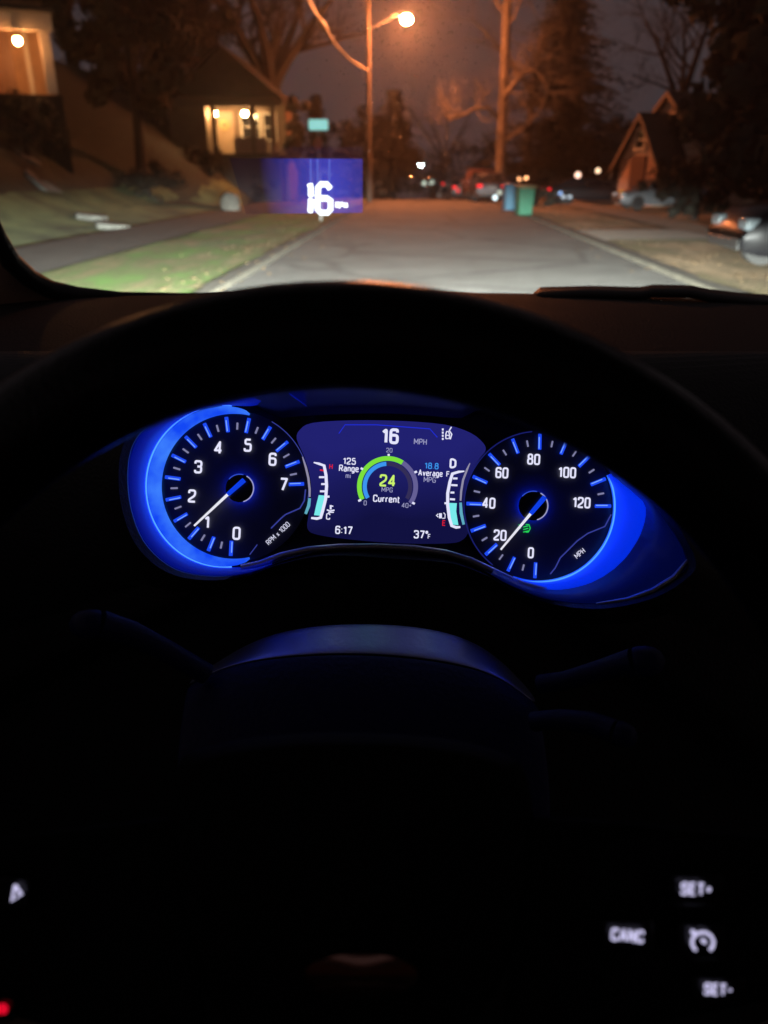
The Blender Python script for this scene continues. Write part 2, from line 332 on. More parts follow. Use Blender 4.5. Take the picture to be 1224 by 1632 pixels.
shrub(at(1075, 320, 33).x, 33, 2.3, 1.3, 'rounded shrub in front of the steep gabled house', 54, M_fol)
shrub(at(1110, 320, 28).x, 28, 2.0, 1.2, 'shrub under the huge dark right tree', 55)
shrub(at(858, 300, 39).x, 39.5, 1.2, .9, 'low shrub between green bin and dark car', 56, M_fol)
shrub(at(600, 300, 52).x-.3, 52, 2.2, 1.2, 'dark shrub at the foot of the utility pole', 57)
shrub(at(55, 200, 29).x, 28, 2.0, 1.7, 'dark shrub on the bank below the upper left porch', 58)

# ------------------------------------------------------------------ lamps, poles, cables, signs
M_wood = mat('pole_wood', (.085, .065, .05), .85, var=.3, scale=6, bump=.6, bscale=20)
M_galv = mat('galvanised', (.35, .34, .32), .5, metal=.6, var=.1)
E_sod = emi('sodium_lamp', (1.0, .25, .075), 4100)
px0 = at(588, 200, 45); pole = thing('utility_pole', 'wooden utility pole carrying the glowing orange street lamp', 'utility pole', (px0.x, 45, gz(px0.x, 45)-.1))
MB().tube([(0, 0, 0), (0, 0, 5), (0, 0, 10.6)], [.14, .12, .10], 12).build('pole', M_wood, pole)
lp = at(648, 30, 44.6); L = lp-pole.location
MB().tube([(.1, 0, L.z-.35), (.8, -.1, L.z-.05), (L.x*.7, L.y*.7, L.z+.2), (L.x-.2, L.y, L.z+.22)], [.045, .045, .04, .04], 8).build('lamp_arm', M_galv, pole)
hd = MB().ball((L.x-.05, L.y, L.z+.2), .30, 14, 8, (1.15, .75, .45)).build('lamp_head', M_galv, pole)
bb = MB().ball((L.x, L.y, L.z-.03), .25, 16, 10, (1, 1, .75)).build('bulb', E_sod, hd)
MB().box((0, -.2, 9.8), (1.9, .1, .12)).build('crossarm', M_wood, pole)
for k in (-.85, -.4, .4, .85): MB().tube([(k, -.2, 9.86), (k, -.2, 10.02)], [.05, .035], 8).build('insulator', mat('porcelain', (.3, .25, .2), .3), pole)
M_cab = mat('cable_sheath', (.30, .25, .2), .5, spec=.6)
def cable(label, pts, r, splice=None, name='overhead_cable'):
    t = thing(name, label, 'cable', group='overhead cables')
    mm = MB().tube(pts, r, 7); mm.build('sheath', M_cab, t)
    if splice: MB().tube([Vector(splice[0]), (Vector(splice[0])+Vector(splice[1]))/2, Vector(splice[1])], [r*1.4, r*2.4, r*1.4], 10).build('splice_case', M_cab, t)
cp = [at(586, 112, 44.8), at(560, 97, 42), at(535, 72, 39), at(518, 45, 36), at(503, 22, 33.5), at(488, -6, 31), at(470, -50, 28), at(440, -130, 24)]
cable('thick lit cable sagging from the utility pole to the upper left', cp, .06, (at(521, 50, 36.4), at(508, 30, 34.4)))
cable('thin wire running from the pole top to the upper right', [at(590, -45, 45), at(700, 12, 70), at(760, 30, 90)], .02)
# far white lamp
p = at(671, 262, 88); t = thing('street_lamp', 'far street lamp with bright white head down the road', 'street lamp', (p.x-1.0, 88, crest(88)-.2))
MB().tube([(0, 0, 0), (0, 0, p.z-t.location.z+.3)], [.11, .08], 8).build('pole', M_galv, t)
MB().tube([(0, 0, p.z-t.location.z+.28), (.9, 0, p.z-t.location.z+.35)], [.05, .04], 6).build('lamp_arm', M_galv, t)
hh = MB().ball((1.0, 0, p.z-t.location.z+.22), .32, 12, 6, (1, .7, .35)).build('lamp_head', M_galv, t)
MB().ball((1.0, 0, p.z-t.location.z+.02), .27, 12, 8, (1, 1, .8)).build('bulb', emi('white_lamp', (.85, .95, 1.0), 45), hh)
# street name sign
p = at(508, 240, 27); zb = gz(p.x, 27); t = thing('street_sign', 'green street name sign shining on a thin post by the path', 'street sign', (p.x, 27, zb))
ps = at(509, 199, 27); hz_ = ps.z-zb
MB().tube([(0, 0, -.1), (0, 0, hz_-.13)], .035, 8).build('post', M_galv, t)
MB().box((.02, -.05, hz_), (.60, .03, .30)).build('sign_blade', mat('sign_green_glow', (.16, .55, .50), .35, emit=(.30, .72, .68), es=1.0), t, bevel=.1)  # the blade's own glow stands in for headlight it throws back
pl = MB().prism([(.13*math.cos(R(22.5+45*k)), .2*math.sin(R(22.5+45*k))) for k in range(8)], -.01, .01).build('sign_plate', mat('sign_red', (.45, .12, .08), .4), t, smooth=False)
pl.rotation_euler = (R(90), R(14), R(18)); pl.location = (-.0, -.06, hz_-.52)

# ------------------------------------------------------------------ houses
M_roof = mat('roof_shingle', (.03, .025, .022), .9, var=.3, scale=3, bump=.6, bscale=12)
M_trim = mat('white_trim', (.62, .56, .48), .6, var=.08)
M_glass = mat('window_glass', (.02, .02, .022), .08, spec=.8)
M_conc2 = mat('porch_concrete', (.28, .25, .21), .85, var=.2)
def window(par, x, y, z, ww, wh, face=-1, lit=None):
    f = MB()
    for dx in (-ww/2, ww/2): f.box((x+dx, y+face*.03, z), (.09, .08, wh+.18))
    for dz in (-wh/2, wh/2): f.box((x, y+face*.03, z+dz), (ww-.09, .076, .09))
    f.box((x, y+face*.025, z), (ww-.09, .05, .05)); fo = f.build('window', M_trim, par, smooth=False)
    MB().box((x, y+face*.005, z), (ww-.1, .02, wh-.1)).build('pane', lit or M_glass, fo, smooth=False)
def gable(mb, x0, x1, y0, y1, z0, zr, ov=.35, th=.16, ridge='y'):
    if ridge == 'y':
        xm = (x0+x1)/2; a = [(x0-ov, z0-ov*(zr-z0)/((x1-x0)/2)), (xm, zr), (x1+ov, z0-ov*(zr-z0)/((x1-x0)/2))]
        pr = a+[(x, z-th) for x, z in reversed(a)]; n = 6; vs = [(x, y0-ov, z) for x, z in pr]+[(x, y1+ov, z) for x, z in pr]
        fs = [(0, 1, 4, 5), (1, 2, 3, 4), (11, 10, 7, 6), (10, 9, 8, 7)]+[(i, i+6, (i+1) % 6+6, (i+1) % 6) for i in range(6)]
        mb.add(vs, fs)
    else:
        ym = (y0+y1)/2; a = [(y0-ov, z0-ov*(zr-z0)/((y1-y0)/2)), (ym, zr), (y1+ov, z0-ov*(zr-z0)/((y1-y0)/2))]
        pr = a+[(x, z-th) for x, z in reversed(a)]; vs = [(x0-ov, y, z) for y, z in pr]+[(x1+ov, y, z) for y, z in pr]
        mb.add(vs, [(0, 1, 4, 5), (1, 2, 3, 4), (11, 10, 7, 6), (10, 9, 8, 7)]+[(i, i+6, (i+1) % 6+6, (i+1) % 6) for i in range(6)])
def porch_lamp(par, x, y, z, e, r=.12):
    b_ = MB().box((x, y, z+.12), (.16, .16, .05)).build('porch_lamp', M_galv, par)
    MB().ball((x, y, z), r, 10, 6).build('bulb', e, b_)
# house with the two bright porch lamps (mid left)
Y = 44; a0 = at(318, 245, Y); zb = a0.z
hs = thing('house', 'small house with two bright porch lamps and wreath on its door', 'house', (a0.x, Y, zb))
W_ = at(440, 245, Y).x-a0.x
E_porch = emi('porch_bulb', (1.0, .58, .24), 360)
M_wall2 = siding('cream_siding', (.16, .10, .062))
MB().box((W_*.5, 4.2, .2), (W_+.5, 4, 5.2)).build('wall', M_wall2, hs, smooth=False)
MB().box((W_*.5, 1.05, -1.2), (W_+.4, 2.1, 2.4)).build('porch_floor', mat('dark_stone_base', (.05, .035, .025), .9, var=.3), hs, smooth=False)
mb = MB(); gable(mb, -1.4, W_+.2, .2, 6.3, 2.75, 5.0, .35); mb.add([(-1.3, .35, 2.8), (W_+.1, .35, 2.8), (W_/2-.6, .35, 4.85), (-1.3, .5, 2.8), (W_+.1, .5, 2.8), (W_/2-.6, .5, 4.85)], [(0, 1, 2), (5, 4, 3)]); mb.box((W_*.5, 1.0, 2.72), (W_+.6, 2.6, .16)); mb.build('roof', M_roof, hs, smooth=False)
MB().box((-.9, 4.2, .2), (1.2, 3.9, 5.1)).build('wall', M_wall2, hs, smooth=False)
MB().box((-1.0, 4.6, 4.3), (.6, .5, 1.2)).build('chimney', brick('chimney_brick', (.2, .1, .07), (.25, .13, .09)), hs, smooth=False)
for cx in (.85, W_-1.15, W_-.1): MB().box((cx, .18, 1.32), (.22, .22, 2.62)).build('column', M_wall2, hs, smooth=False)
MB().box((-.55, 1.6, .9), (1.9, 2.6, 3.4)).build('porch_side_wall', M_wall2, hs, smooth=False)
MB().box((W_*.5-.3, .05, 2.45), (W_+1.4, .12, .5)).build('porch_beam', mat('dark_beam', (.10, .06, .04), .7), hs, smooth=False)
MB().box((W_*.62+.2, .16, .38), (1.7, .14, .75)).build('porch_wall', brick('porch_brick', (.24, .12, .08), (.30, .16, .1)), hs, smooth=False)
d = MB().box((.95, 2.17, 1.05), (.95, .06, 2.1)).build('door', mat('cream_door', (.36, .24, .15), .5), hs, smooth=False)
mbw = MB(); mbw.tube([(.95+.2*math.cos(k*math.pi/8), 2.08, 1.45+.2*math.sin(k*math.pi/8)) for k in range(17)], .06, 6, False); mbw.build('wreath', mat('wreath_gold', (.6, .42, .15), .5), d)
window(hs, 2.35, 2.2, 1.35, 1.0, 1.3); window(hs, 3.4, 2.2, 1.35, .7, 1.3)
for px_ in (342, 390):
    q = at(px_, 181, Y+.95)-hs.location; porch_lamp(hs, q.x, q.y, q.z, E_porch, .13)
# house at the upper left corner
Y = 30; a0 = at(94, 150, Y); h1 = thing('house', 'house high on the bank with a single porch lamp and white corner post', 'house', (a0.x, Y, a0.z), R(27))
H1 = Matrix.Translation(h1.location) @ Matrix.Rotation(R(27), 4, 'Z'); H1i = H1.inverted()
def onface(px_, py_, ly):      # where the view ray meets the house plane local y = ly
    d = H1i.to_3x3() @ ray(px_, py_); o_ = H1i @ CAM; t_ = (ly-o_.y)/d.y; return o_+d*t_
M_wall1 = siding('tan_siding', (.42, .25, .14))
zt = onface(50, 20, 0).z; zf = onface(50, 50, 0).z
MB().box((-4.0, 4.4, .3), (8.0, 5, zt+3.6)).build('wall', M_wall1, h1, smooth=False)
MB().box((-4.0, .9, -1.3), (8.2, 2.0, 2.5)).build('porch_floor', mat('dark_stone_base', (.03, .022, .018), .9, var=.3), h1, smooth=False)
mb = MB(); mb.box((-4.0, .9, zt+.07), (8.4, 2.6, .14)); mb.box((-4.0, 4.4, zt+.95), (8.6, 5.8, .5), taper=.9); mb.build('roof', M_roof, h1, smooth=False)
MB().box((-4.0, -.1, (zt+zf)/2), (8.2, .14, zt-zf)).build('fascia', M_trim, h1, smooth=False)
MB().box((-.2, .0, zf/2), (.34, .26, zf)).build('column', M_trim, h1, smooth=False)
MB().box((-.75, 1.8, 1.25), (.16, .12, 2.5)).build('downspout', M_trim, h1, smooth=False)
p = onface(-2, 100, 1.85); MB().box((p.x, 1.86, 1.0), (.95, .06, 2.1)).build('door', mat('brown_door', (.25, .12, .06), .5), h1, smooth=False)
window(h1, p.x-2.2, 1.88, 1.5, .9, 1.2)
p = onface(28, 65, -.25); porch_lamp(h1, p.x, p.y, p.z, emi('warm_bulb', (1.0, .38, .12), 330), .12)
# steep gabled house (right)
Y = 40; a0 = at(984, 300, Y); h3 = thing('house', 'brick house with two steep gables lit orange by the street lamp', 'house', (a0.x, Y, .1), R(-62))
M_br = brick('house_brick', (.42, .24, .17), (.52, .32, .22)); M_stucco = siding('gable_shakes', (.52, .42, .36), .3)
def sgable(x0, x1, y0, y1, z0, zp, win=None):
    xp = (x0+x1)/2; sl = (zp-z0)/(xp-x0); ov = .35; th = .14
    MB().box((xp, (y0+y1)/2, z0/2), (x1-x0, y1-y0, z0)).build('wall', M_br, h3, smooth=False)
    MB().add([(x0, y0+.05, z0), (x1, y0+.05, z0), (xp, y0+.05, zp), (x0, y1-.05, z0), (x1, y1-.05, z0), (xp, y1-.05, zp)], [(0, 1, 2), (5, 4, 3), (0, 3, 4, 1), (0, 2, 5, 3), (1, 4, 5, 2)]).build('gable_wall', M_stucco, h3, smooth=False)
    m_ = MB(); b_ = MB()
    for sx_ in (-1, 1):
        ex = xp+sx_*((x1-x0)/2+ov); ez = z0-ov*sl; top = zp+.1
        m_.add([(ex, y0-.25, ez+.1), (xp, y0-.25, top), (xp, y1, top), (ex, y1, ez+.1), (ex, y0-.25, ez+.1-th), (xp, y0-.25, top-th), (xp, y1, top-th), (ex, y1, ez+.1-th)],
               [(0, 1, 2, 3), (7, 6, 5, 4), (0, 4, 5, 1), (1, 5, 6, 2), (2, 6, 7, 3), (3, 7, 4, 0)])
        b_.add([(ex, y0-.30, ez+.12), (xp, y0-.30, top+.02), (xp, y0-.30, top-.22), (ex, y0-.30, ez-.12), (ex, y0-.26, ez+.12), (xp, y0-.26, top+.02), (xp, y0-.26, top-.22), (ex, y0-.26, ez-.12)],
               [(0, 1, 2, 3), (7, 6, 5, 4), (0, 4, 5, 1), (2, 6, 7, 3)])
    m_.build('roof', M_roof, h3, smooth=False); b_.build('bargeboard', mat('brown_trim', (.17, .12, .09), .7), h3, smooth=False)
    if win: window(h3, xp, y0, win, .6, .8)
sgable(0, 2.4, 0, 3.0, 2.0, 3.75, 2.75)
sgable(-1.6, 3.7, 1.6, 10.5, 2.1, 4.65)
MB().box((1.25, -.03, 1.05), (.95, .08, 2.1)).build('door', mat('dark_door', (.10, .04, .03), .5), h3, smooth=False)
window(h3, 3.05, 1.6, 1.3, .8, 1.1)
cw = MB().box((3.73, 6, 1.3), (.06, 1.2, 1.2)).build('window', M_trim, h3, smooth=False); MB().box((3.77, 6, 1.3), (.03, 1.05, 1.05)).build('pane', M_glass, cw, smooth=False)
MB().box((3.0, 8.2, 4.0), (.7, .7, 2.6)).build('chimney', M_br, h3, smooth=False)
# dark house behind
Y = 60; p0 = at(925, 290, Y); h4 = thing('house', 'dark low house with a plain roof behind the parked dark car', 'house', (p0.x, Y, -.4))
q = lambda px_, py_, yy=Y: at(px_, py_, yy)-h4.location
MB().box((q(975, 290).x/1, 3, 1.3), (7, 6, 2.8)).build('wall', siding('dull_siding', (.18, .13, .1)), h4, smooth=False)
m_ = MB(); gable(m_, q(930, 290).x, q(1025, 290).x, 0, 6, 2.7, q(975, 203).z, .4, ridge='x'); m_.build('roof', M_roof, h4, smooth=False)
xw = q(905, 275).x
window(h4, q(975, 280).x-1.5, 0, 1.4, 1.0, 1.2); window(h4, q(975, 280).x+1.5, 0, 1.4, 1.0, 1.2)
# far lit windows / lamps at the end of the street
def lantern(px_, py_, Y, label, c, s, r=.12, grp='small lamps on far fronts', name='garden_lantern'):
    p = at(px_, py_, Y); zb = gz(p.x, Y); t = thing(name, label, 'lamp', (p.x, Y, zb-.1), group=grp)
    MB().tube([(0, 0, 0), (0, 0, p.z-zb)], [.04, .03], 6).build('post', M_barkd, t)
    MB().ball((0, 0, p.z-zb+.1), r, 10, 6).build('bulb', emi('lantern_glow', c, s), t)
    MB().tube([(0, 0, p.z-zb+.1+r), (0, 0, p.z-zb+.16+r)], [r*1.2, .02], 8).build('cap', M_barkd, t)
lantern(828, 284.5, 52, 'left amber lantern of the pair above the green bin', (1, .42, .18), 5, .12)
lantern(838.5, 283, 52, 'right amber lantern of the pair above the green bin', (1, .42, .18), 5, .12)
lantern(921, 279, 45.5, 'pale pink lantern over the roof of the dark car', (1, .60, .45), 3, .15)
lantern(953, 272, 45.5, 'small warm lantern just left of the steep gabled house', (1, .64, .4), 3, .12)
lantern(676, 292, 84, 'pale round lantern under the far white street lamp', (.62, .75, .62), 1.4, .22)
lantern(688, 291, 84, 'pale round lantern right below the far white street lamp', (.62, .75, .62), 1.4, .22)

# ------------------------------------------------------------------ garden things on the left bank
M_stone = mat('pale_stone', (.14, .14, .125), .85, var=.35, scale=4, bump=.4)
STN = [(180, 364, 22.5), (146, 349, 24), (116, 331, 25.5), (88, 313, 27), (60, 293, 28.5), (43, 254, 31)]
nm = ['lowest', 'second', 'third', 'fourth', 'fifth', 'topmost']
for i, (a, b_, Y) in enumerate(STN):
    p = at(a, b_, Y)
    # put the stone where the ray meets the bank
    d = ray(a, b_); s = 5.0
    while s < 60 and (CAM+d*s).z > gz((CAM+d*s).x, (CAM+d*s).y): s += .05
    p = CAM+d*s; rnd = random.Random(i)
    o = MB().prism([(.50*math.cos(k*.524)*rnd.uniform(.85, 1.1), .42*math.sin(k*.524)*rnd.uniform(.85, 1.1)) for k in range(12)], -.12, .03).build('stepping_stone', M_stone, bevel=.02)
    sl = (gz(p.x-.3, p.y)-gz(p.x+.3, p.y))/.6
    o.location = (p.x, p.y, gz(p.x, p.y)+.10); o.rotation_euler = (0, math.atan(sl), rnd.uniform(-.3, .3))
    tag(o, f'pale stepping stone on the left lawn, {nm[i]} of the row climbing the bank', 'stepping stone', 'stepping stones up the left bank')
p = G(388, 338); o = MB().ball((0, 0, .32), .5, 12, 8, (.85, .7, .95)).build('boulder', mat('weathered_stone', (.13, .125, .11), .9, var=.3, scale=3, bump=.6)); o.location = (p.x-.5, p.y, gz(p.x, p.y)-.05)
for v in o.data.vertices: v.co *= 1+.25*noise.noise(v.co*2.1)
tag(o, 'pale boulder beside the path at the left edge of the blue projection', 'boulder')

# ------------------------------------------------------------------ bins
def bin_(px_, py_, label, c, cl):
    p = G(px_, py_); t = thing('wheelie_bin', label, 'bin', (p.x, p.y, 0), R(8), 'bins at the roadside')
    m = mat('bin_plastic', c, .45, var=.08)
    b_ = MB().box((0, 0, .52), (.50, .56, .92), taper=1.18, M=None); b_.build('body', m, t, bevel=.03)
    l_ = MB(); l_.grid([[(-.33, -.38, .99), (.33, -.38, .99)], [(-.33, -.3, 1.06), (.33, -.3, 1.06)], [(-.33, .3, 1.08), (.33, .3, 1.08)], [(-.33, .38, 1.02), (.33, .38, 1.02)]])
    l_.build('lid', mat('bin_lid', cl, .5), t, solid=.03)
    for s in (-.24, .24):
        MB().tube([(s-.03, .27, .1), (s+.03, .27, .1)], .1, 14).build('wheel', mat('tyre_rubber', (.02, .02, .02), .8), t)
    MB().tube([(-.2, .42, 1.0), (.2, .42, 1.0)], .02, 6).build('handle', m, t)
bin_(812, 337, 'blue recycling bin standing at the roadside left of the green bin', (.05, .15, .24), (.06, .15, .24))
bin_(834, 345, 'green wheelie bin with a tan lid at the roadside', (.015, .12, .068), (.28, .2, .11))

# ------------------------------------------------------------------ cars
M_tyre = mat('tyre', (.02, .02, .02), .8); M_rim = mat('alloy', (.06, .06, .065), .35, metal=.9)
M_cg = mat('car_glass', (.012, .013, .016), .06, spec=.9); M_plast = mat('bumper_plastic', (.03, .03, .03), .5)
E_red = emi('tail_red', (1.0, .02, .03), 2.2); E_wh = emi('white_glow', (.75, .88, 1.0), 1.0); E_am = emi('amber_light', (1.0, .5, .05), 1.6)
M_lens = mat('clear_lens', (.6, .65, .7), .15, spec=.9)
def car(x, y, rz, label, c, suv=False, tail=None, front=None, group='cars parked along the street', z=None, s=1.0):
    """local +X is the nose"""
    t = thing('parked_car', label, 'car', (x, y, gz(x, y)+(0.0 if z is None else z)), rz, group); t.scale = (s, s, s)
    paint = mat('car_paint', c, .36, metal=.3, var=.05, coat=.25)
    hb = .98 if not suv else 1.08; rf = 1.43 if not suv else 1.72
    prof = [(-2.25, .42, .72), (-2.2, .30, .95), (-1.9, .24, hb), (-1.2, .22, hb+.02), (0, .22, hb), (.95, .22, hb-.03), (1.5, .24, hb-.10), (2.0, .27, hb-.2), (2.22, .32, .68), (2.28, .42, .55)]
    rows = []
    for (xx, zb, zt) in prof:
        wv = .90*(1-.11*(abs(xx)/2.28)**4); rows.append([(xx, -wv*.93, zb), (xx, -wv, zb+.15), (xx, -wv, (zb+zt)/2+.05), (xx, -wv*.96, zt-.06), (xx, -wv*.88, zt), (xx, 0, zt+.03),
                     (xx, wv*.88, zt), (xx, wv*.96, zt-.06), (xx, wv, (zb+zt)/2+.05), (xx, wv, zb+.15), (xx, wv*.93, zb)])
    mb = MB().grid(rows, True); n = 11; mb.f.append(tuple(reversed(range(n)))); mb.f.append(tuple(range((len(rows)-1)*n, len(rows)*n)))
    mb.build('body', paint, t)
    gp = [(-2.0, hb-.02), (-1.45 if not suv else -1.9, rf-.07), (-.9, rf), (0, rf+.03), (.35, rf-.02), (1.25, hb-.06)]
    rows = []
    for (xx, zt) in gp:
        f = (zt-hb)/(rf-hb+.001); wv = .80-.16*max(0, f)
        rows.append([(xx, -.80, hb-.05), (xx, -wv, zt), (xx, 0, zt+.03), (xx, wv, zt), (xx, .80, hb-.05)])
    mb = MB().grid(rows); mb.build('windows', M_cg, t)
    rr = MB().grid([[(xx, -(.66), zt+.012), (xx, 0, zt+.045), (xx, .66, zt+.012)] for xx, zt in gp[1:-1]]); rr.build('roof', paint, t, solid=.02)
    pb = MB()
    for sy in (-1, 1):
        for xp, lean in ((-.45, 0), (.35, .0)): pb.tube([(xp-.04, sy*.81, hb), (xp, sy*.655, rf)], .03, 5)
        pb.tube([(1.22, sy*.79, hb-.03), (.4, sy*.655, rf-.01)], .03, 5); pb.tube([(-1.95, sy*.79, hb), (gp[1][0], sy*.665, gp[1][1])], .04, 5)
    pb.build('pillars', paint, t)
    for xx in (-1.38, 1.38):
        for sy in (-1, 1):
            wl = MB().tube([(xx, sy*.70, .33), (xx, sy*.93, .33)], .33, 20).build('wheel', M_tyre, t)
            MB().tube([(xx, sy*.925, .33), (xx, sy*.945, .33)], .21, 12).build('rim', M_rim, wl)
    for sy in (-1, 1):
        MB().box((2.14, sy*.62, .70), (.22, .36, .16)).build('headlight', front or M_lens, t, bevel=.03)
        MB().box((-2.2, sy*.66, .84), (.12, .30, .15)).build('taillight', tail or mat('dull_red', (.35, .02, .02), .2), t, bevel=.03)
        MB().box((.85, sy*.98, 1.02), (.12, .18, .12)).build('mirror', paint, t, bevel=.03)
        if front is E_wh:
            for xx in (-1.55, -1.25, 1.2, 1.5): MB().ball((xx, sy*.97, .42), .10, 10, 6, (1, .25, 1)).build('hubcap_glint', E_wh, t)  # glowing balls put in for headlight glints on the hubcaps
        for xx in (-.35, .55): MB().box((xx, sy*.905, .86), (.16, .02, .03)).build('door_handle', paint, t)
    MB().box((2.27, 0, .42), (.06, 1.4, .16)).build('bumper', M_plast, t, bevel=.03)
    MB().box((-2.25, 0, .42), (.08, 1.4, .18)).build('bumper', M_plast, t, bevel=.03)
    MB().box((-2.27, 0, .75), (.03, .42, .14)).build('number_plate', mat('plate', (.22, .22, .21), .5), t)
    return t
# parked along the right of the road (rear view)
def onroad(px_, py_, Y): return at(px_, py_, Y).x
car(onroad(785, 320, 47)-.3, 47.5, R(92), 'dark car with red tail lamp parked behind the blue bin', (.06, .05, .06), False, E_red)
car(onroad(735, 300, 62), 62, R(92), 'small far car with red lamps at the end of the street', (.05, .05, .06), False, E_red)
car(onroad(758, 300, 54)+.2, 54.5, R(93), 'rust-brown car parked ahead of the dark one behind the bins', (.38, .14, .08), True, None)
car(onroad(714, 300, 84), 84, R(-90), 'pale far car standing beneath the white street lamp', (.35, .35, .34), True)
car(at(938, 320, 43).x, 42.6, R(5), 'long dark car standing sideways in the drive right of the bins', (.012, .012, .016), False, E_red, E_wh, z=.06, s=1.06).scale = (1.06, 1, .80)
car(at(1040, 330, 36).x, 35.2, R(184), 'grey car seen sideways in front of the steep gabled house', (.16, .17, .19), False, None, None, z=.1, s=.8)
car(at(1155, 440, 11.5).x+2.6, 12.6, R(178), 'dark car nosing in from the right edge of the view', (.004, .004, .006), True, None, mat('lamp_glass', (.3, .36, .4), .15, emit=(.55, .7, .75), es=.05), z=.12)
car(onroad(770, 300, 68)+.3, 68, R(91), 'dark car third in the row behind the blue bin', (.03, .03, .04), True, E_red)
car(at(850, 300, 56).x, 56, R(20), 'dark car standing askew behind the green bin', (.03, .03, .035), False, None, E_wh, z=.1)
car(at(1000, 315, 46).x+.6, 46.5, R(4), 'second dark car behind the long dark one near the gabled house', (.02, .02, .025), True, None, z=.1, s=.9)
# added posts with glowing balls for the lights and glints of those cars
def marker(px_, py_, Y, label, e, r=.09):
    p = at(px_, py_, Y); zb = gz(p.x, Y); t = thing('glint_post', label, 'glint', (p.x, Y, zb-.05), group='added glint posts')
    MB().tube([(0, 0, 0), (0, 0, p.z-zb-r*.5)], .025, 6).build('post', M_barkd, t); MB().ball((0, 0, p.z-zb+.05), r, 10, 6, (1, .4, 1)).build('glint', e, t)
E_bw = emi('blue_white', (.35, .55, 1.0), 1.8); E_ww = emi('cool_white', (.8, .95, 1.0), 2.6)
marker(746, 297, 58, 'added blue-white glint post shining over the far car', E_bw, .13)
marker(730, 304, 58, 'added red glint post left of the far car', E_red, .1)
marker(789, 315, 44, 'added bright white glint post low beside the blue bin', E_ww, .12)
marker(796, 307, 44, 'added pale glint post above the bright white one by the blue bin', emi('pale', (.8, .85, .7), 1.0), .12)
marker(706, 293, 70, 'added small red glint post left of the row of parked cars', E_red, .09)
marker(764, 299, 60, 'added small cool glint post over the rust-brown car', E_bw, .09)
marker(893, 308, 40, 'added bluish glint post below the red lamp of the long dark car', E_bw, .08)
marker(990, 307, 37, 'added amber glint post in front of the steep gabled house', E_am, .08)

# ------------------------------------------------------------------ OUR CAR: shell, dash, windshield
M_blk = mat('black_trim', (.012, .012, .013), .55, bump=.15, bscale=400, spec=.4)
M_dash = mat('dash_pad', (.008, .006, .0055), .6, bump=.2, bscale=350, spec=.22)
M_pil = mat('pillar_fabric', (.60, .38, .28), .8, bump=.2, bscale=300)
M_leather = mat('wheel_leather', (.004, .004, .0045), .3, bump=.12, bscale=500, spec=.3)
Dw = lambda y: 1/(1+(465-y)/465*.389)
ci = thing('car_interior', 'dark car interior with dashboard and pillar framing the windshield', 'car interior', CAM)
def loc(p): return Vector(p)-CAM
# left pillar with black gasket along the glass edge
edge = [(-60, 250, .80), (-25, 310, .80), (0, 368, .82), (22, 408, .85), (52, 436, .88), (85, 454, .91), (130, 464, .94), (200, 468, .96), (300, 467, .97), (420, 465, .98), (560, 464, .99)]
MB().tube([loc(P(x-6, y+7, D)) for x, y, D in edge], [.008, .009, .010, .011, .011, .011, .011, .008, .006, .005, .005], 10).build('windshield_gasket', M_blk, ci)
r0 = [loc(P(x-10, y+10, D+.01)) for x, y, D in edge[:7]]
r1 = [loc(P(x-36, y+36, D+.045)) for x, y, D in edge[:7]]
r2 = [loc(P(x-110, y+80, D+.15)) for x, y, D in edge[:7]]
r3 = [loc(P(x-260, y+110, D+.22)) for x, y, D in edge[:7]]
MB().grid([r0, r1, r2, r3]).build('pillar', M_pil, ci, solid=.004, sub=1)
# dashboard pad: cross-car rows from the glass base towards the driver
far = [(-150, 500, .90), (60, 476, .93), (200, 470, .96), (400, 466, 1.0), (620, 464, 1.02), (850, 466, 1.02), (1050, 472, 1.02), (1300, 480, 1.0), (1500, 490, .98)]
mid = [(-250, 540, .70), (40, 520, .72), (190, 505, .74), (400, 492, .76), (620, 490, .78), (850, 500, .80), (1050, 512, .80), (1300, 530, .80), (1500, 545, .8)]
near = [(-320, 700, .56), (20, 640, .56), (150, 610, .56), (380, 580, .56), (620, 570, .57), (850, 600, .58), (1040, 640, .59), (1300, 650, .60), (1600, 660, .6)]
MB().grid([[loc(P(*p)) for p in far], [loc(P(*p)) for p in mid], [loc(P(*p)) for p in near]]).build('dashboard', M_dash, ci, solid=.004, sub=1)
# defroster grille with raised end, black, at the glass base right
gp_ = [(852, 470), (862, 461), (940, 459), (1020, 461), (1040, 457), (1100, 458), (1128, 464), (1180, 470), (1240, 474)]
MB().grid([[loc(P(x, y, 1.0)) for x, y in gp_], [loc(P(x, y+13, .96)) for x, y in gp_]]).build('defroster_grille', M_blk, ci, solid=.006)
# instrument opening outline (photo pixels) used by dash front and cluster
OUT = [(203, 770), (208, 718), (232, 682), (288, 655), (360, 640), (440, 626), (540, 618), (640, 618), (740, 630), (840, 660), (930, 702), (1010, 765), (1062, 830), (1096, 893), (1072, 925), (1022, 950), (950, 963), (880, 957), (820, 937), (760, 905), (700, 884), (600, 875), (520, 878), (450, 895), (400, 913), (340, 919), (280, 908), (235, 872), (212, 825)]
def smooth_closed(pts, k=4):
    n = len(pts); out = []
    for i in range(n):
        p0, p1, p2, p3 = [Vector(pts[(i+j) % n]) for j in (-1, 0, 1, 2)]
        for s in range(k):
            t = s/k; out.append(.5*((2*p1)+(-p0+p2)*t+(2*p0-5*p1+4*p2-p3)*t*t+(-p0+3*p1-3*p2+p3)*t**3))
    return out
OS = smooth_closed(OUT, 4)
cxy = Vector((640, 785))
def lipd(p): return .505+.028*wsm((p.y-800)/60)*wsm((p.x-360)/60)*wsm((900-p.x)/90)
lip0 = [loc(P(p.x, p.y, lipd(p))) for p in OS]
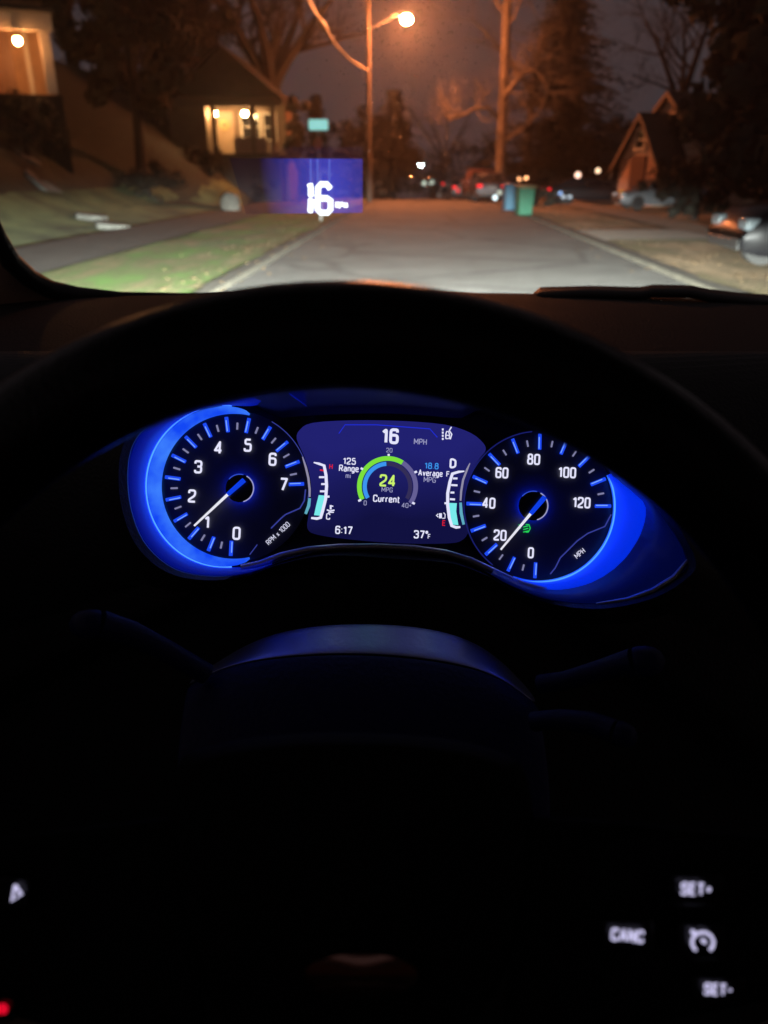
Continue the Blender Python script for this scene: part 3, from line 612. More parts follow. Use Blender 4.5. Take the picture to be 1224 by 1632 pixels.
lip1 = []; lip2 = []; lip3 = []
for p in OS:
    d = (p-cxy); q = p+d.normalized()*14; lip1.append(loc(P(q.x, q.y, lipd(p)-.008)))
    q = p+d.normalized()*60; lip2.append(loc(P(q.x, q.y, lipd(p)+.015)))
    q = cxy+d*(1+900/max(d.length, 1)); lip3.append(loc(P(q.x, max(q.y, 560), .60)))
MB().grid([lip0, lip1, lip2, lip3], True).build('instrument_surround', M_blk, ci)
# steering column shroud; blue instrument light is tinted into its plastic and trim
M_shr = mat('shroud_blue_tint', (.008, .012, .09), .5, bump=.1, bscale=300, spec=.3)
M_sht = mat('shroud_trim_tint', (.52, .56, .82), .38, metal=.85, bump=.03, bscale=300)
shr = [([(300, 1088), (360, 1046), (420, 1013), (490, 998), (560, 993), (640, 995), (715, 1006), (775, 1032), (818, 1072), (852, 1112)], .50),
       ([(300, 1090), (358, 1053), (420, 1027), (490, 1015), (560, 1011), (640, 1014), (715, 1025), (777, 1047), (820, 1082), (854, 1117)], .489),
       ([(298, 1093), (354, 1063), (420, 1050), (490, 1044), (560, 1042), (640, 1046), (715, 1056), (778, 1071), (822, 1096), (856, 1124)], .470)]
shf = [shr[2], ([(296, 1100), (350, 1075), (418, 1062), (490, 1057), (560, 1056), (640, 1060), (715, 1069), (780, 1083), (825, 1104), (860, 1130)], .464),
       ([(286, 1140), (345, 1122), (415, 1112), (490, 1107), (560, 1106), (640, 1110), (715, 1117), (785, 1128), (832, 1146), (868, 1168)], .448),
       ([(270, 1320), (340, 1300), (415, 1290), (490, 1285), (560, 1282), (640, 1285), (715, 1290), (785, 1300), (840, 1320), (890, 1350)], .42)]
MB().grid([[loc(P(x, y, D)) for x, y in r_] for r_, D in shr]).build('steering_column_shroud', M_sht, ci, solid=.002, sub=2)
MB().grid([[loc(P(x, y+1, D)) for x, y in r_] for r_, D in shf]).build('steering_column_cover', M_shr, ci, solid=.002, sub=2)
# shell: roof lining and floor so that the cabin stays dark
MB().box((.35, .15, .32), (1.6, 1.0, .03)).build('roof_lining', mat('lining_fabric', (.2, .18, .16), .9), ci)
MB().box((.35, -.75, -.2), (1.7, .05, 1.3)).build('seat_back', M_blk, ci)
MB().box((-.62, .0, -.55), (.06, 1.5, .9)).build('door_panel', M_blk, ci)
MB().box((.35, .35, -1.0), (1.9, 2.2, .05)).build('floor_mat', M_blk, ci)

# windshield
wm = bpy.data.materials.new('windshield_glass'); wm.use_nodes = True; n = wm.node_tree; n.nodes.remove(n.nodes['Principled BSDF'])
tr = n.nodes.new('ShaderNodeBsdfTransparent'); tr.inputs[0].default_value = (.93, .95, .94, 1); gl = n.nodes.new('ShaderNodeBsdfGlossy'); gl.inputs['Roughness'].default_value = .02
mx = n.nodes.new('ShaderNodeMixShader'); mx.inputs[0].default_value = .035; n.links.new(tr.outputs[0], mx.inputs[1]); n.links.new(gl.outputs[0], mx.inputs[2]); n.links.new(mx.outputs[0], n.nodes['Material Output'].inputs[0])
ws = thing('windshield', 'clear windshield dotted with small raindrops around the street lamp glare', 'windshield', CAM)
rows = []
for y in (-200, -100, 0, 120, 240, 360, 480):
    rows.append([loc(P(x, y, Dw(y)+.012)) for x in range(-420, 1700, 120)])
MB().grid(rows).build('glass', wm, ws)
wat = bpy.data.materials.new('water'); wat.use_nodes = True; b_ = wat.node_tree.nodes['Principled BSDF']
b_.inputs['Base Color'].default_value = (1, 1, 1, 1); b_.inputs['Transmission Weight'].default_value = 1; b_.inputs['IOR'].default_value = 1.33; b_.inputs['Roughness'].default_value = .12
wn = wat.node_tree; wt = wn.nodes.new('ShaderNodeBsdfTransparent'); wx = wn.nodes.new('ShaderNodeMixShader'); wx.inputs[0].default_value = .2
wn.links.new(wt.outputs[0], wx.inputs[1]); wn.links.new(b_.outputs[0], wx.inputs[2]); wn.links.new(wx.outputs[0], wn.nodes['Material Output'].inputs[0])
mb = MB(); rnd = random.Random(11)
right_ = CROT.to_3x3() @ Vector((1, 0, 0)); pa = P(600, 100, Dw(100)); pb_ = P(600, 300, Dw(300)); dn = (pb_-pa).normalized(); nor = right_.cross(dn).normalized()
if nor.dot(ray(600, 200)) < 0: nor = -nor
for i in range(640):
    if i < 500: x, y = rnd.gauss(655, 60), rnd.gauss(85, 48)
    else: x, y = (rnd.uniform(420, 900), rnd.uniform(0, 430)) if rnd.random() < .6 else (rnd.gauss(620, 30), rnd.gauss(170, 25))
    if y > 440: continue
    c = loc(P(x, y, Dw(y)+.013)); r = rnd.choice((.0004, .0006, .0006, .0009, .0013)); h = r*.8
    V = []; Fc = []
    for j in range(4):
        t_ = math.pi/2*j/3.2
        for k in range(8):
            a = 6.283*k/8; V.append(c+right_*r*math.cos(t_)*math.cos(a)+dn*r*1.1*math.cos(t_)*math.sin(a)+nor*h*math.sin(t_))
    for j in range(3):
        for k in range(8): Fc.append((j*8+k, j*8+(k+1) % 8, (j+1)*8+(k+1) % 8, (j+1)*8+k))
    Fc.append(tuple(range(24, 32))); Fc.append(tuple(reversed(range(8)))); mb.add(V, Fc)
rd = mb.build('raindrops', wat, ws); rd['kind'] = 'stuff'

# head-up display, thrown onto the glass
def plane_pt(x, y, off=0): return loc(P(x, y, Dw(y)-off))
hud = thing('head_up_display', 'blue head-up projection on the windshield reading 16 mph', 'display', CAM)
hm = bpy.data.materials.new('hud_glow'); hm.use_nodes = True; n = hm.node_tree; n.nodes.remove(n.nodes['Principled BSDF'])
tcn = n.nodes.new('ShaderNodeTexCoord'); mp = n.nodes.new('ShaderNodeMapping'); gr = n.nodes.new('ShaderNodeTexGradient'); gr.gradient_type = 'SPHERICAL'
c0 = plane_pt(522, 300); mp.vector_type = 'POINT'
rs_ = n.nodes.new('ShaderNodeVectorMath'); rs_.operation = 'SUBTRACT'; rs_.inputs[1].default_value = c0
n.links.new(tcn.outputs['Object'], rs_.inputs[0]); n.links.new(rs_.outputs[0], mp.inputs[0]); mp.inputs['Scale'].default_value = (12, 6.0, 6.0)
n.links.new(mp.outputs[0], gr.inputs[0]); cr = n.nodes.new('ShaderNodeValToRGB'); cr.color_ramp.elements[0].color = (*lin(12, 9, 24), 1); cr.color_ramp.elements[1].color = (*lin(72, 78, 215), 1); cr.color_ramp.elements[1].position = .95
cr.color_ramp.elements[0].position = .1
n.links.new(gr.outputs['Color'], cr.inputs[0]); em = n.nodes.new('ShaderNodeEmission'); n.links.new(cr.outputs[0], em.inputs[0]); em.inputs[1].default_value = .72
t2 = n.nodes.new('ShaderNodeBsdfTransparent'); t2.inputs[0].default_value = (.62, .60, .68, 1); ash = n.nodes.new('ShaderNodeAddShader')
n.links.new(em.outputs[0], ash.inputs[0]); n.links.new(t2.outputs[0], ash.inputs[1]); n.links.new(ash.outputs[0], n.nodes['Material Output'].inputs[0])
MB().add([plane_pt(366, 252), plane_pt(578, 253), plane_pt(578, 339), plane_pt(392, 341)], [(0, 1, 2, 3)]).build('projection_panel', hm, hud, smooth=False)
def cage(m4, segs, m, par, name, wpx=5.0):   # rounded strokes
    mb = MB()
    for s in segs: mb.tube([m4(*q) for q in s], wpx, 7)
    return mb.build(name, m, par)
E_hud = emi('hud_white', (.88, .95, 1.0), 1.6)
ho = lambda x, y: plane_pt(x, y, .002)
pw = Dw(310)/F
hw = 5.0*pw
cage(ho, [[(494, 294), (495.5, 300), (495.5, 312)], [(495.5, 318), (495, 332), (494.5, 337)], [(526, 300), (521, 293.5), (512, 293.5), (507, 299), (506, 314)], [(506, 318), (506, 334), (511, 339), (522, 339), (527, 333), (527, 320), (521, 316), (511, 316)]], E_hud, hud, 'speed_digits', hw)
cage(ho, [[(536, 330), (536, 323), (540, 323), (540, 330)], [(541, 331), (541, 324), (545, 323), (545, 328)], [(549, 324), (549, 330)], [(553, 330), (552, 324)], [(536, 327), (553, 327)]], E_hud, hud, 'unit_letters', 2.2*pw)
E_str = emi('hud_streak', lin(118, 130, 255), .55)
stm = MB()
for x in (495, 506, 525): stm.tube([plane_pt(x, 254, .001), plane_pt(x, 289, .001)], 1.5*pw, 6)
stm.build('light_streaks', E_str, hud)

# ------------------------------------------------------------------ INSTRUMENT CLUSTER
D0 = .55; OC = P(620, 790, D0)
CMx = Matrix.Translation(OC) @ CROT
clu = thing('instrument_cluster', 'glowing blue instrument cluster with two round dials beside a screen', 'instrument cluster', matrix=CMx)
def CL(px, py, dz=0):
    D = D0-dz; return Vector(((px-612)/F*D, (816-py)/F*D, -D))-Vector(((620-612)/F*D0, (816-790)/F*D0, -D0))
s_ = D0/F
ROLL = R(-3.0)
E_t = emi('white_print', lin(225, 225, 250), 1.05); E_tg = emi('grey_print', lin(170, 170, 215), .8)
E_dim = emi('dim_print', lin(150, 150, 195), .7); E_redt = emi('red_print', lin(225, 30, 50), 1.0)
E_green = emi('green_print', lin(125, 225, 60), 1.0); E_blue = emi('blue_print', lin(60, 150, 240), 1.0)
E_cyan = emi('cyan_bar', lin(120, 235, 235), 1.0); E_yg = emi('lime_print', lin(205, 245, 110), 1.0)
GL = {
'0': [(.56, [(0,0),(.56,0),(.56,1),(0,1)], 1)], '1': [(.32, [(.0,.76),(.26,1),(.26,0)], 0)], '2': [(.56, [(0,.74),(0,1),(.56,1),(.56,.56),(0,.16),(0,0),(.58,0)], 0)],
'3': [(.56, [(0,.78),(0,1),(.56,1),(.56,.53),(.2,.53)], 0), (.56, [(.2,.53),(.56,.53),(.56,0),(0,0),(0,.22)], 0)], '4': [(.6, [(.43,0),(.43,1),(0,.26),(.6,.26)], 2)],
'5': [(.56, [(.52,1),(.06,1)], 2), (.56, [(.06,1),(.03,.58),(.56,.62),(.56,0),(0,0),(0,.22)], 0)], '6': [(.56, [(.54,.8),(.54,1),(0,1),(0,0),(.56,0),(.56,.58),(.02,.58)], 0)],
'7': [(.56, [(0,1),(.56,1),(.2,0)], 2)], '8': [(.56, [(.04,.54),(.04,1),(.52,1),(.52,.54)], 1), (.56, [(0,0),(.56,0),(.56,.54),(0,.54)], 1)],
'9': [(.56, [(.02,.2),(.02,0),(.56,0),(.56,1),(0,1),(0,.42),(.54,.42)], 0)],
'M': [(.76, [(0,0),(0,1),(.38,.3),(.76,1),(.76,0)], 2)], 'P': [(.56, [(0,0),(0,1)], 2), (.56, [(0,1),(.56,1),(.56,.45),(0,.45)], 0)], 'H': [(.58, [(0,0),(0,1)], 2), (.58, [(.58,0),(.58,1)], 2), (.58, [(0,.5),(.58,.5)], 2)],
'G': [(.6, [(.58,.8),(.58,1),(0,1),(0,0),(.6,0),(.6,.48),(.34,.48)], 0)], 'R': [(.58, [(0,0),(0,1)], 2), (.58, [(0,1),(.56,1),(.56,.48),(0,.48)], 0), (.58, [(.3,.48),(.58,0)], 2)],
'D': [(.6, [(0,0),(0,1),(.3,1),(.6,.85),(.6,.15),(.3,0)], 1)], 'F': [(.5, [(0,0),(0,1),(.5,1)], 2), (.5, [(0,.52),(.44,.52)], 2)], 'C': [(.58, [(.58,.74),(.58,1),(0,1),(0,0),(.58,0),(.58,.26)], 0)],
'E': [(.5, [(.5,1),(0,1),(0,0),(.5,0)], 2), (.5, [(0,.52),(.44,.52)], 2)], 'A': [(.64, [(0,0),(.32,1),(.64,0)], 2), (.64, [(.12,.32),(.52,.32)], 2)], 'S': [(.56, [(.55,.78),(.55,1),(0,1),(0,.53),(.56,.53),(.56,0),(0,0),(0,.22)], 0)],
'T': [(.56, [(0,1),(.56,1)], 2), (.56, [(.28,1),(.28,0)], 2)], 'N': [(.58, [(0,0),(0,1),(.58,0),(.58,1)], 2)], '+': [(.44, [(0,.5),(.44,.5)], 2), (.44, [(.22,.28),(.22,.72)], 2)], '-': [(.36, [(0,.5),(.36,.5)], 2)],
':': [(.05, [(.02,.62),(.02,.7)], 2), (.05, [(.02,.12),(.02,.2)], 2)], '.': [(.05, [(.02,0),(.02,.05)], 2)], '°': [(.24, [(0,.74),(.22,.74),(.22,1),(0,1)], 1)], ' ': [(.22, [], 2)],
'a': [(.46, [(.04,.68),(.46,.68),(.46,0)], 0), (.46, [(.46,.4),(0,.4),(0,0),(.46,0)], 0)], 'n': [(.44, [(0,0),(0,.68)], 2), (.44, [(0,.64),(.44,.68),(.44,0)], 0)],
'g': [(.46, [(.46,.68),(0,.68),(0,0),(.46,0)], 0), (.46, [(.46,.7),(.46,-.26),(.04,-.26)], 0)], 'e': [(.46, [(.46,.1),(.46,0),(0,0),(0,.68),(.46,.68),(.46,.34),(.02,.34)], 0)],
'u': [(.44, [(0,.68),(0,0),(.44,.0),(.44,.68)], 0)], 'r': [(.28, [(0,0),(0,.68)], 2), (.28, [(0,.6),(.28,.68)], 2)], 't': [(.28, [(.08,.92),(.08,0),(.3,0)], 0), (.28, [(0,.68),(.28,.68)], 2)],
'v': [(.44, [(0,.68),(.22,0),(.44,.68)], 2)], 'i': [(.04, [(.02,0),(.02,.68)], 2), (.04, [(.02,.93),(.02,.97)], 2)], 'm': [(.66, [(0,0),(0,.68)], 2), (.66, [(0,.66),(.33,.68),(.33,0)], 0), (.66, [(.33,.66),(.66,.68),(.66,0)], 0)],
'x': [(.42, [(0,0),(.42,.66)], 2), (.42, [(.42,0),(0,.66)], 2)]}
def rounded(pts, r, closed):
    n = len(pts); out = []
    for i, p in enumerate(pts):
        if not closed and i in (0, n-1): out.append(Vector(p)); continue
        p = Vector(p); a = Vector(pts[i-1])-p; b_ = Vector(pts[(i+1) % n])-p; k = min(r, a.length*.48, b_.length*.48)
        A = p+a.normalized()*k; B_ = p+b_.normalized()*k
        for j in range(5): t_ = j/4; out.append(A*(1-t_)**2+p*2*t_*(1-t_)+B_*t_*t_)
    if closed: out.append(out[0].copy()); out.append(out[1].copy())
    return out
def text(body, px, py, hpx, m, par, name='lettering', rot=0, dz=.0022, bold=0, sx=1.0, frame=None, sc=s_, roll=None):
    sw_ = .155+bold*.07; gap = .2+sw_*.55; xs_ = []; x = 0
    for ch in body: xs_.append(x); x += GL[ch][0][0]+gap
    wd = x-gap; mb = MB(); h = hpx*sc*.96
    for ch, x in zip(body, xs_):
        for (_w, pts, cl) in GL[ch]:
            if not pts: continue
            q = rounded(pts, .2, cl == 1) if cl != 2 else [Vector(p_) for p_ in pts]
            q = [Vector(((p_.x+x-wd/2)*h*sx, (p_.y-.5)*h, 0)) for p_ in q]
            n0 = len(mb.v); 
            # flat ribbon strokes with mitred joins, a hair thick
            for a_, b_ in zip(q[:-1], q[1:]):
                if (b_-a_).length < 1e-7: continue
                mb.tube([a_, b_], [sw_*h/2]*2, 8); 
            for p_ in q[1:-1]: mb.ball(p_, sw_*h/2, 8, 4)
            for k_ in range(n0, len(mb.v)): v = mb.v[k_]; mb.v[k_] = (v[0], v[1], v[2]*.25)
    o = mb.build(name, m, par)
    o.location = (frame or CL)(px, py, dz); o.rotation_euler = (0, 0, (ROLL if roll is None else roll)+R(rot)); return o
def stroke(mb, pts, wpx, dz=.002, n=6, k=None):
    k = k or CL; q = [k(x, y, dz) for x, y in pts]; mb.tube(q, [wpx/2*s_]*len(q) if not isinstance(wpx, (list, tuple)) else [w_/2*s_ for w_ in wpx], n)
def arcpts(cx, cy, r, a0, a1, n=30): return [(cx+r*math.cos(R(a0+(a1-a0)*i/n)), cy-r*math.sin(R(a0+(a1-a0)*i/n))) for i in range(n+1)]
def band(cx, cy, r0, r1, a0, a1, m, par, name, dz=.0015, n=48):
    A = arcpts(cx, cy, r0, a0, a1, n); B_ = arcpts(cx, cy, r1, a0, a1, n)
    return MB().grid([[CL(x, y, dz) for x, y in A], [CL(x, y, dz) for x, y in B_]]).build(name, m, par, solid=.0003)
# housing: back plate + funnel wall
M_back = mat('gloss_black', (.004, .004, .007), .25, spec=.5)
M_dial = mat('dial_black', (.045, .045, .07), .4, spec=.5)
M_fun = mat('funnel_plastic', (.16, .17, .26), .3, spec=.5)
inner = [CL((p.x-640)*.95+640, (p.y-785)*(.95-.2*(wsm((790-p.x)/60)*wsm((p.x-380)/60) if p.y < 785 else 0))+785, -.02) for p in OS]
MB().grid([[CL(p.x, p.y, .55-lipd(p)) for p in OS], [CL((p.x-640)*.98+640, (p.y-785)*(.98-.07*(wsm((790-p.x)/60)*wsm((p.x-380)/60) if p.y < 785 else 0))+785, .02) for p in OS], inner], True).build('housing', M_fun, clu)
MB().add(inner, [tuple(range(len(inner)))]).build('back_plate', M_back, clu, smooth=False)
# halo rings, and walls given their own blue glow for ring light
def halo_mat(name, c1, c2, sc_):
    m = emi(name, c1); n = m.node_tree; e = n.nodes['Emission']; t = n.nodes.new('ShaderNodeTexCoord'); z = n.nodes.new('ShaderNodeTexNoise'); z.inputs['Scale'].default_value = sc_; z.inputs['Detail'].default_value = 3
    r = n.nodes.new('ShaderNodeValToRGB'); r.color_ramp.elements[0].position = .35; r.color_ramp.elements[1].position = .68; r.color_ramp.elements[0].color = (*c1, 1); r.color_ramp.elements[1].color = (*c2, 1)
    n.links.new(t.outputs['Object'], z.inputs['Vector']); n.links.new(z.outputs['Fac'], r.inputs[0]); n.links.new(r.outputs[0], e.inputs[0]); return m
def crescent(cx, cy, angs, inn, outr, dzi, dzo, m, name, par):
    A = []; B_ = []; C_ = []
    for a, ri, ro in zip(angs, inn, outr):
        c_, sn = math.cos(R(a)), math.sin(R(a))
        A.append(CL(cx+ri*c_, cy-ri*sn, dzi)); C_.append(CL(cx+(ri+ro)/2*c_, cy-(ri+ro)/2*sn, (dzi+dzo)/2+.001)); B_.append(CL(cx+ro*c_, cy-ro*sn, dzo))
    return MB().grid([A, C_, B_]).build(name, m, par, solid=.0005)
def radial_out(cx, cy, a, lim=400):
    c_, sn = math.cos(R(a)), -math.sin(R(a)); best = lim
    for i in range(len(OS)):
        p, q = OS[i], OS[(i+1) % len(OS)]; ex, ey = q.x-p.x, q.y-p.y; det = c_*(-ey)-(-ex)*sn
        if abs(det) < 1e-9: continue
        dx, dy = p.x-cx, p.y-cy; t_ = (dx*(-ey)+ex*dy)/det; u = (c_*dy-sn*dx)/det
        if t_ > 0 and -1e-6 <= u <= 1+1e-6: best = min(best, t_)
    return best
LC, RC = (373.5, 775), (858.5, 806.5)
tach = thing('tachometer', None, None); tach.parent = clu; spd = thing('speedometer', None, None); spd.parent = clu
for nm_, T, (cx, cy), rr in (('dial_face', tach, LC, 120), ('dial_face', spd, RC, 121)):
    pts = arcpts(cx, cy, rr, 0, 360, 72)[:-1]
    MB().add([CL(x, y, -.0006) for x, y in pts], [tuple(reversed(range(72)))]).build(nm_, M_dial, T, smooth=False)
N_ = 60
angs = [78+(282-78)*i/N_ for i in range(N_+1)]
wf = [math.sin(math.pi*i/N_)**.55 if 0 < i < N_ else 0 for i in range(N_+1)]
gi = halo_mat('halo_bright', lin(20, 72, 245), lin(62, 130, 255), 45)
crescent(*LC, angs, [116]*(N_+1), [116+2+21*w_ for w_ in wf], .002, .006, gi, 'light_ring', tach)
M_halo = mat('halo_wall_glow', (.10, .16, .75), .5, emit=(0.0, .010, .50), es=.28)  # blue glow in the wall stands in for spill from the ring
ang2 = rng(48, 296, 80)
def ring_at(a):
    if a < 78 or a > 282: return 119.5
    return 119.5+21*max(0, math.sin(math.pi*(a-78)/204))**.55
in2 = []; ou2 = []
for a in ang2:
    o_ = max(min(radial_out(*LC, a), 174)-2, 121); i_ = ring_at(a)
    k_ = wsm((104-a)/56) if a < 104 else wsm((a-262)/34)
    in2.append(i_+(o_-.5-i_)*k_); ou2.append(max(o_, i_+1))
crescent(*LC, ang2, in2, ou2, .0065, .040, M_halo, 'halo_wall', tach)
M_halo2 = mat('halo_wall_glow_right', (.10, .18, .8), .5, emit=(0.0, .022, .66), es=1.1)
E_strip = emi('led_strip', (.03, .13, 1.0), 3.2)
MB().tube([CL(LC[0]+(ring_at(a)+.5)*math.cos(R(a)), LC[1]-(ring_at(a)+.5)*math.sin(R(a)), .0085) for a in rng(92, 268, 60)], .0007, 6).build('led_strip', E_strip, tach)
MB().tube([CL(RC[0]+121.5*math.cos(R(a)), RC[1]-121.5*math.sin(R(a)), .0050) for a in rng(22, -106, 50)], .0006, 6).build('led_strip', E_strip, spd)
# right halo
zr = [(822, 278), (880, 325), (940, 372), (990, 425), (986, 490), (962, 560), (925, 625), (880, 682), (825, 730), (760, 770), (700, 794), (640, 809), (590, 815), (540, 815), (490, 810), (440, 797), (400, 780), (370, 762)]
zr = [(690+a/2.914, 660+b_/2.914) for a, b_ in zr]
ang_r = [math.degrees(math.atan2(-(y-RC[1]), x-RC[0])) for x, y in zr]; rad_r = [math.hypot(x-RC[0], y-RC[1]) for x, y in zr]
aa = []; oo = []
for i in range(len(zr)-1):
    for k in range(6):
        t_ = k/6; aa.append(ang_r[i]+(ang_r[i+1]-ang_r[i])*t_); u = t_*t_*(3-2*t_) if False else t_; oo.append(rad_r[i]*(1-u)+rad_r[i+1]*u)
aa.append(ang_r[-1]); oo.append(rad_r[-1])
oo = [max(122.5, (oo[max(i-2, 0)]+oo[max(i-1, 0)]+oo[i]+oo[min(i+1, len(oo)-1)]+oo[min(i+2, len(oo)-1)])/5) for i in range(len(oo))]
crescent(*RC, aa, [120]*len(aa), oo, .002, .02, M_halo2, 'halo_wall', spd)
crescent(*RC, aa, [119]*len(aa), [121.3]*len(aa), .0022, .0030, gi, 'light_ring', spd)
crescent(*RC, [a for a in rng(30, -125, 40)], [max(123, min(oo, key=lambda _o: 0) if False else oo[min(range(len(aa)), key=lambda k_: abs(aa[k_]-a))])+.5 for a in rng(30, -125, 40)], [max(radial_out(*RC, a)-2, 130) for a in rng(30, -125, 40)], .0205, .043, mat('funnel_glow', (.04, .06, .35), .4, emit=(0, .004, .10), es=.28), 'funnel_wall', spd)  # faint blue glow set into the funnel wall
# ticks
E_tick = emi('blue_tick', lin(30, 75, 245), 1.0); E_tick2 = emi('tick_core', lin(120, 165, 255), 1.0)
def ticks(T, C_, r0, r1, m0, m1, a0, a1, n):
    mb = MB(); cb = MB(); mm = MB()
    for i in range(n):
        a = R(a0+(a1-a0)*i/(n-1)); c_, sn = math.cos(a), -math.sin(a)
        stroke(mb, [(C_[0]+r0*c_, C_[1]+r0*sn), (C_[0]+r1*c_, C_[1]+r1*sn)], 6.0, .0016)
        stroke(cb, [(C_[0]+(r0+1.5)*c_+1.0*sn, C_[1]+(r0+1.5)*sn-1.0*c_), (C_[0]+(r1-5)*c_+1.0*sn, C_[1]+(r1-5)*sn-1.0*c_)], 1.8, .0033)
        if i < n-1:
            a = R(a0+(a1-a0)*(i+.5)/(n-1)); c_, sn = math.cos(a), -math.sin(a)
            stroke(mm, [(C_[0]+m0*c_, C_[1]+m0*sn), (C_[0]+m1*c_, C_[1]+m1*sn)], 3.0, .0012)
    k = mb.build('tick_marks', E_tick, T); cb.build('tick_highlights', E_tick2, T); mm.build('minor_tick_marks', E_dim, T)
ticks(tach, LC, 87, 111, 90.5, 101.5, -93, -358, 15)
ticks(spd, RC, 90, 115, 96, 106, -93, -360, 13)
for b_, x, y in (('0', 377, 850), ('1', 330, 832), ('2', 306, 790.5), ('3', 316, 744), ('4', 348, 713.5), ('5', 395, 709.5), ('6', 434.5, 732), ('7', 452, 772)):
    text(b_, x, y, 18.5, E_t, tach, 'numeral', bold=.5, sx=.95)
for b_, x, y in (('0', 846, 881), ('20', 797, 853), ('40', 779, 801.7), ('60', 800, 753.5), ('80', 850.6, 732), ('100', 904, 753), ('120', 927, 801)):
    text(b_, x, y, 15.5, E_t, spd, 'numeral', bold=.5, sx=.84)
text('RPM x 1000', 443, 850, 7.8, E_t, tach, 'lettering', rot=46, bold=-.6, sx=.86)
text('MPH', 924, 882, 8, E_t, spd, 'lettering', rot=43, bold=-.5, sx=.9)
def needle(T, hub, rad, tip, joint, tail):
    band(*hub, rad-1.2, rad+.6, -75, 60, E_tg, T, 'hub_ring', .0062); band(*hub, rad-1.0, rad+.4, 75, 140, emi('hub_arc', lin(60, 90, 220), .8), T, 'hub_ring', .0062)
    MB().tube([CL(x, y, .0022) for x, y in arcpts(*hub, rad-4, 0, 360, 36)], .0009, 6, False).build('hub_light', emi('hub_blue_light', (.0, .03, 1.0), 16.0), T)
    pts = arcpts(*hub, rad, 0, 360, 48)[:-1]
    MB().add([CL(x, y, .0045) for x, y in pts], [tuple(reversed(range(48)))]).build('hub_cap', M_back, T, smooth=False)
    mb = MB(); stroke(mb, [joint, tip], [5.2, 3.4], .008); nd = mb.build('needle', emi('needle_white', lin(232, 232, 245), 1.0), T)
    mb = MB(); stroke(mb, [tail, joint], [8.5, 7], .0085, 8); mb.build('needle_base', emi('needle_blue', lin(14, 62, 225), 1.0), nd)
needle(tach, (382, 778), 22.5, (309.5, 838), (363, 788), (389, 765))
needle(spd, (850, 806), 23.5, (798, 876), (845.5, 819), (868.5, 792))
E_line = emi('line_blue', lin(70, 80, 190), .6)
mb = MB(); stroke(mb, [(432, 842), (448, 826), (455, 820), (478, 810), (485, 798), (487, 780)], 2.2, .002); mb.build('contour_line', E_line, tach)
mb = MB(); stroke(mb, [(398, 884), (410, 868)], 1.5, .002); stroke(mb, arcpts(*LC, 119, -10, 60, 20), 1.4, .002); mb.build('contour_line', E_line, tach)
mb = MB(); stroke(mb, [(877, 915), (885, 905), (893, 889), (920, 862), (937, 850), (964, 839), (974, 820)], 2.2, .002); mb.build('contour_line', E_line, spd)
mb = MB(); stroke(mb, arcpts(*RC, 119, 95, 232, 40), 1.8, .002); mb.build('contour_line', emi('line_dim', lin(32, 38, 125), .7), spd)
# green headlamp icon in the speedometer
mb = MB()
for k in range(3): stroke(mb, [(842, 838+k*4), (834, 840+k*4)], 1.6, .002)
stroke(mb, [(838, 836), (843, 836), (845, 842), (842, 848), (838, 848)], 1.8, .002)
for k in range(2): stroke(mb, [(830, 838+k*4.5), (826, 836+k*4.5)], 1.4, .002)
mb.build('headlamp_icon', emi('icon_green', lin(40, 215, 90), .9), spd)
# ---- screen
scr = thing('display_screen', None, None); scr.parent = clu
SO = [(473, 700), (478, 685), (498, 674), (560, 670), (640, 671), (710, 677), (750, 690), (770, 706), (774, 718), (765, 730), (752, 752), (743, 780), (740, 806), (744, 830), (747, 845), (738, 860), (715, 866), (640, 866), (560, 860), (505, 852), (490, 842), (492, 820), (496, 790), (494, 760), (485, 728)]
SS = smooth_closed(SO, 3)
sm = bpy.data.materials.new('screen_glow'); sm.use_nodes = True; n = sm.node_tree; n.nodes.remove(n.nodes['Principled BSDF'])
tcn = n.nodes.new('ShaderNodeTexCoord'); mp = n.nodes.new('ShaderNodeMapping'); mp.inputs['Location'].default_value = (0, .40, 0); mp.inputs['Scale'].default_value = (9, 10, 1)
nz2 = n.nodes.new('ShaderNodeTexNoise'); nz2.inputs['Scale'].default_value = 1.6; nz2.inputs['Detail'].default_value = 1
sp = n.nodes.new('ShaderNodeSeparateXYZ'); n.links.new(tcn.outputs['Object'], mp.inputs[0]); n.links.new(mp.outputs[0], sp.inputs[0]); n.links.new(mp.outputs[0], nz2.inputs['Vector'])
ma = n.nodes.new('ShaderNodeMath'); ma.operation = 'MULTIPLY_ADD'; ma.inputs[1].default_value = .5; n.links.new(nz2.outputs['Fac'], ma.inputs[0]); n.links.new(sp.outputs['Y'], ma.inputs[2])
cr = n.nodes.new('ShaderNodeValToRGB'); e0, e1 = cr.color_ramp.elements; e0.position = .45; e0.color = (*lin(17, 17, 64), 1); e1.position = 1.15 if False else 1.0; e1.color = (*lin(33, 33, 112), 1)
n.links.new(ma.outputs[0], cr.inputs[0]); em = n.nodes.new('ShaderNodeEmission'); n.links.new(cr.outputs[0], em.inputs[0]); n.links.new(em.outputs[0], n.nodes['Material Output'].inputs[0])
MB().add([CL(p.x, p.y, .0004) for p in SS], [tuple(reversed(range(len(SS))))]).build('screen_panel', sm, scr, smooth=False)
T = lambda b_, x, y, h, m, **k: text(b_, x, y, h, m, scr, 'lettering', **k)
T('16', 622, 695, 21.5, E_t, bold=.9, sx=.92); T('MPH', 670, 704, 8.5, E_tg, bold=.1, sx=.95); T('20', 620.5, 717.5, 6.5, E_tg)
T('24', 618, 766, 17, E_yg, bold=.5, sx=.96); T('MPG', 617, 780.5, 7, E_tg); T('Current', 616, 795, 10, E_t, bold=.5, sx=.93)
T('0', 582, 801.5, 7, E_tg); T('40+', 648, 805.5, 7, E_tg)
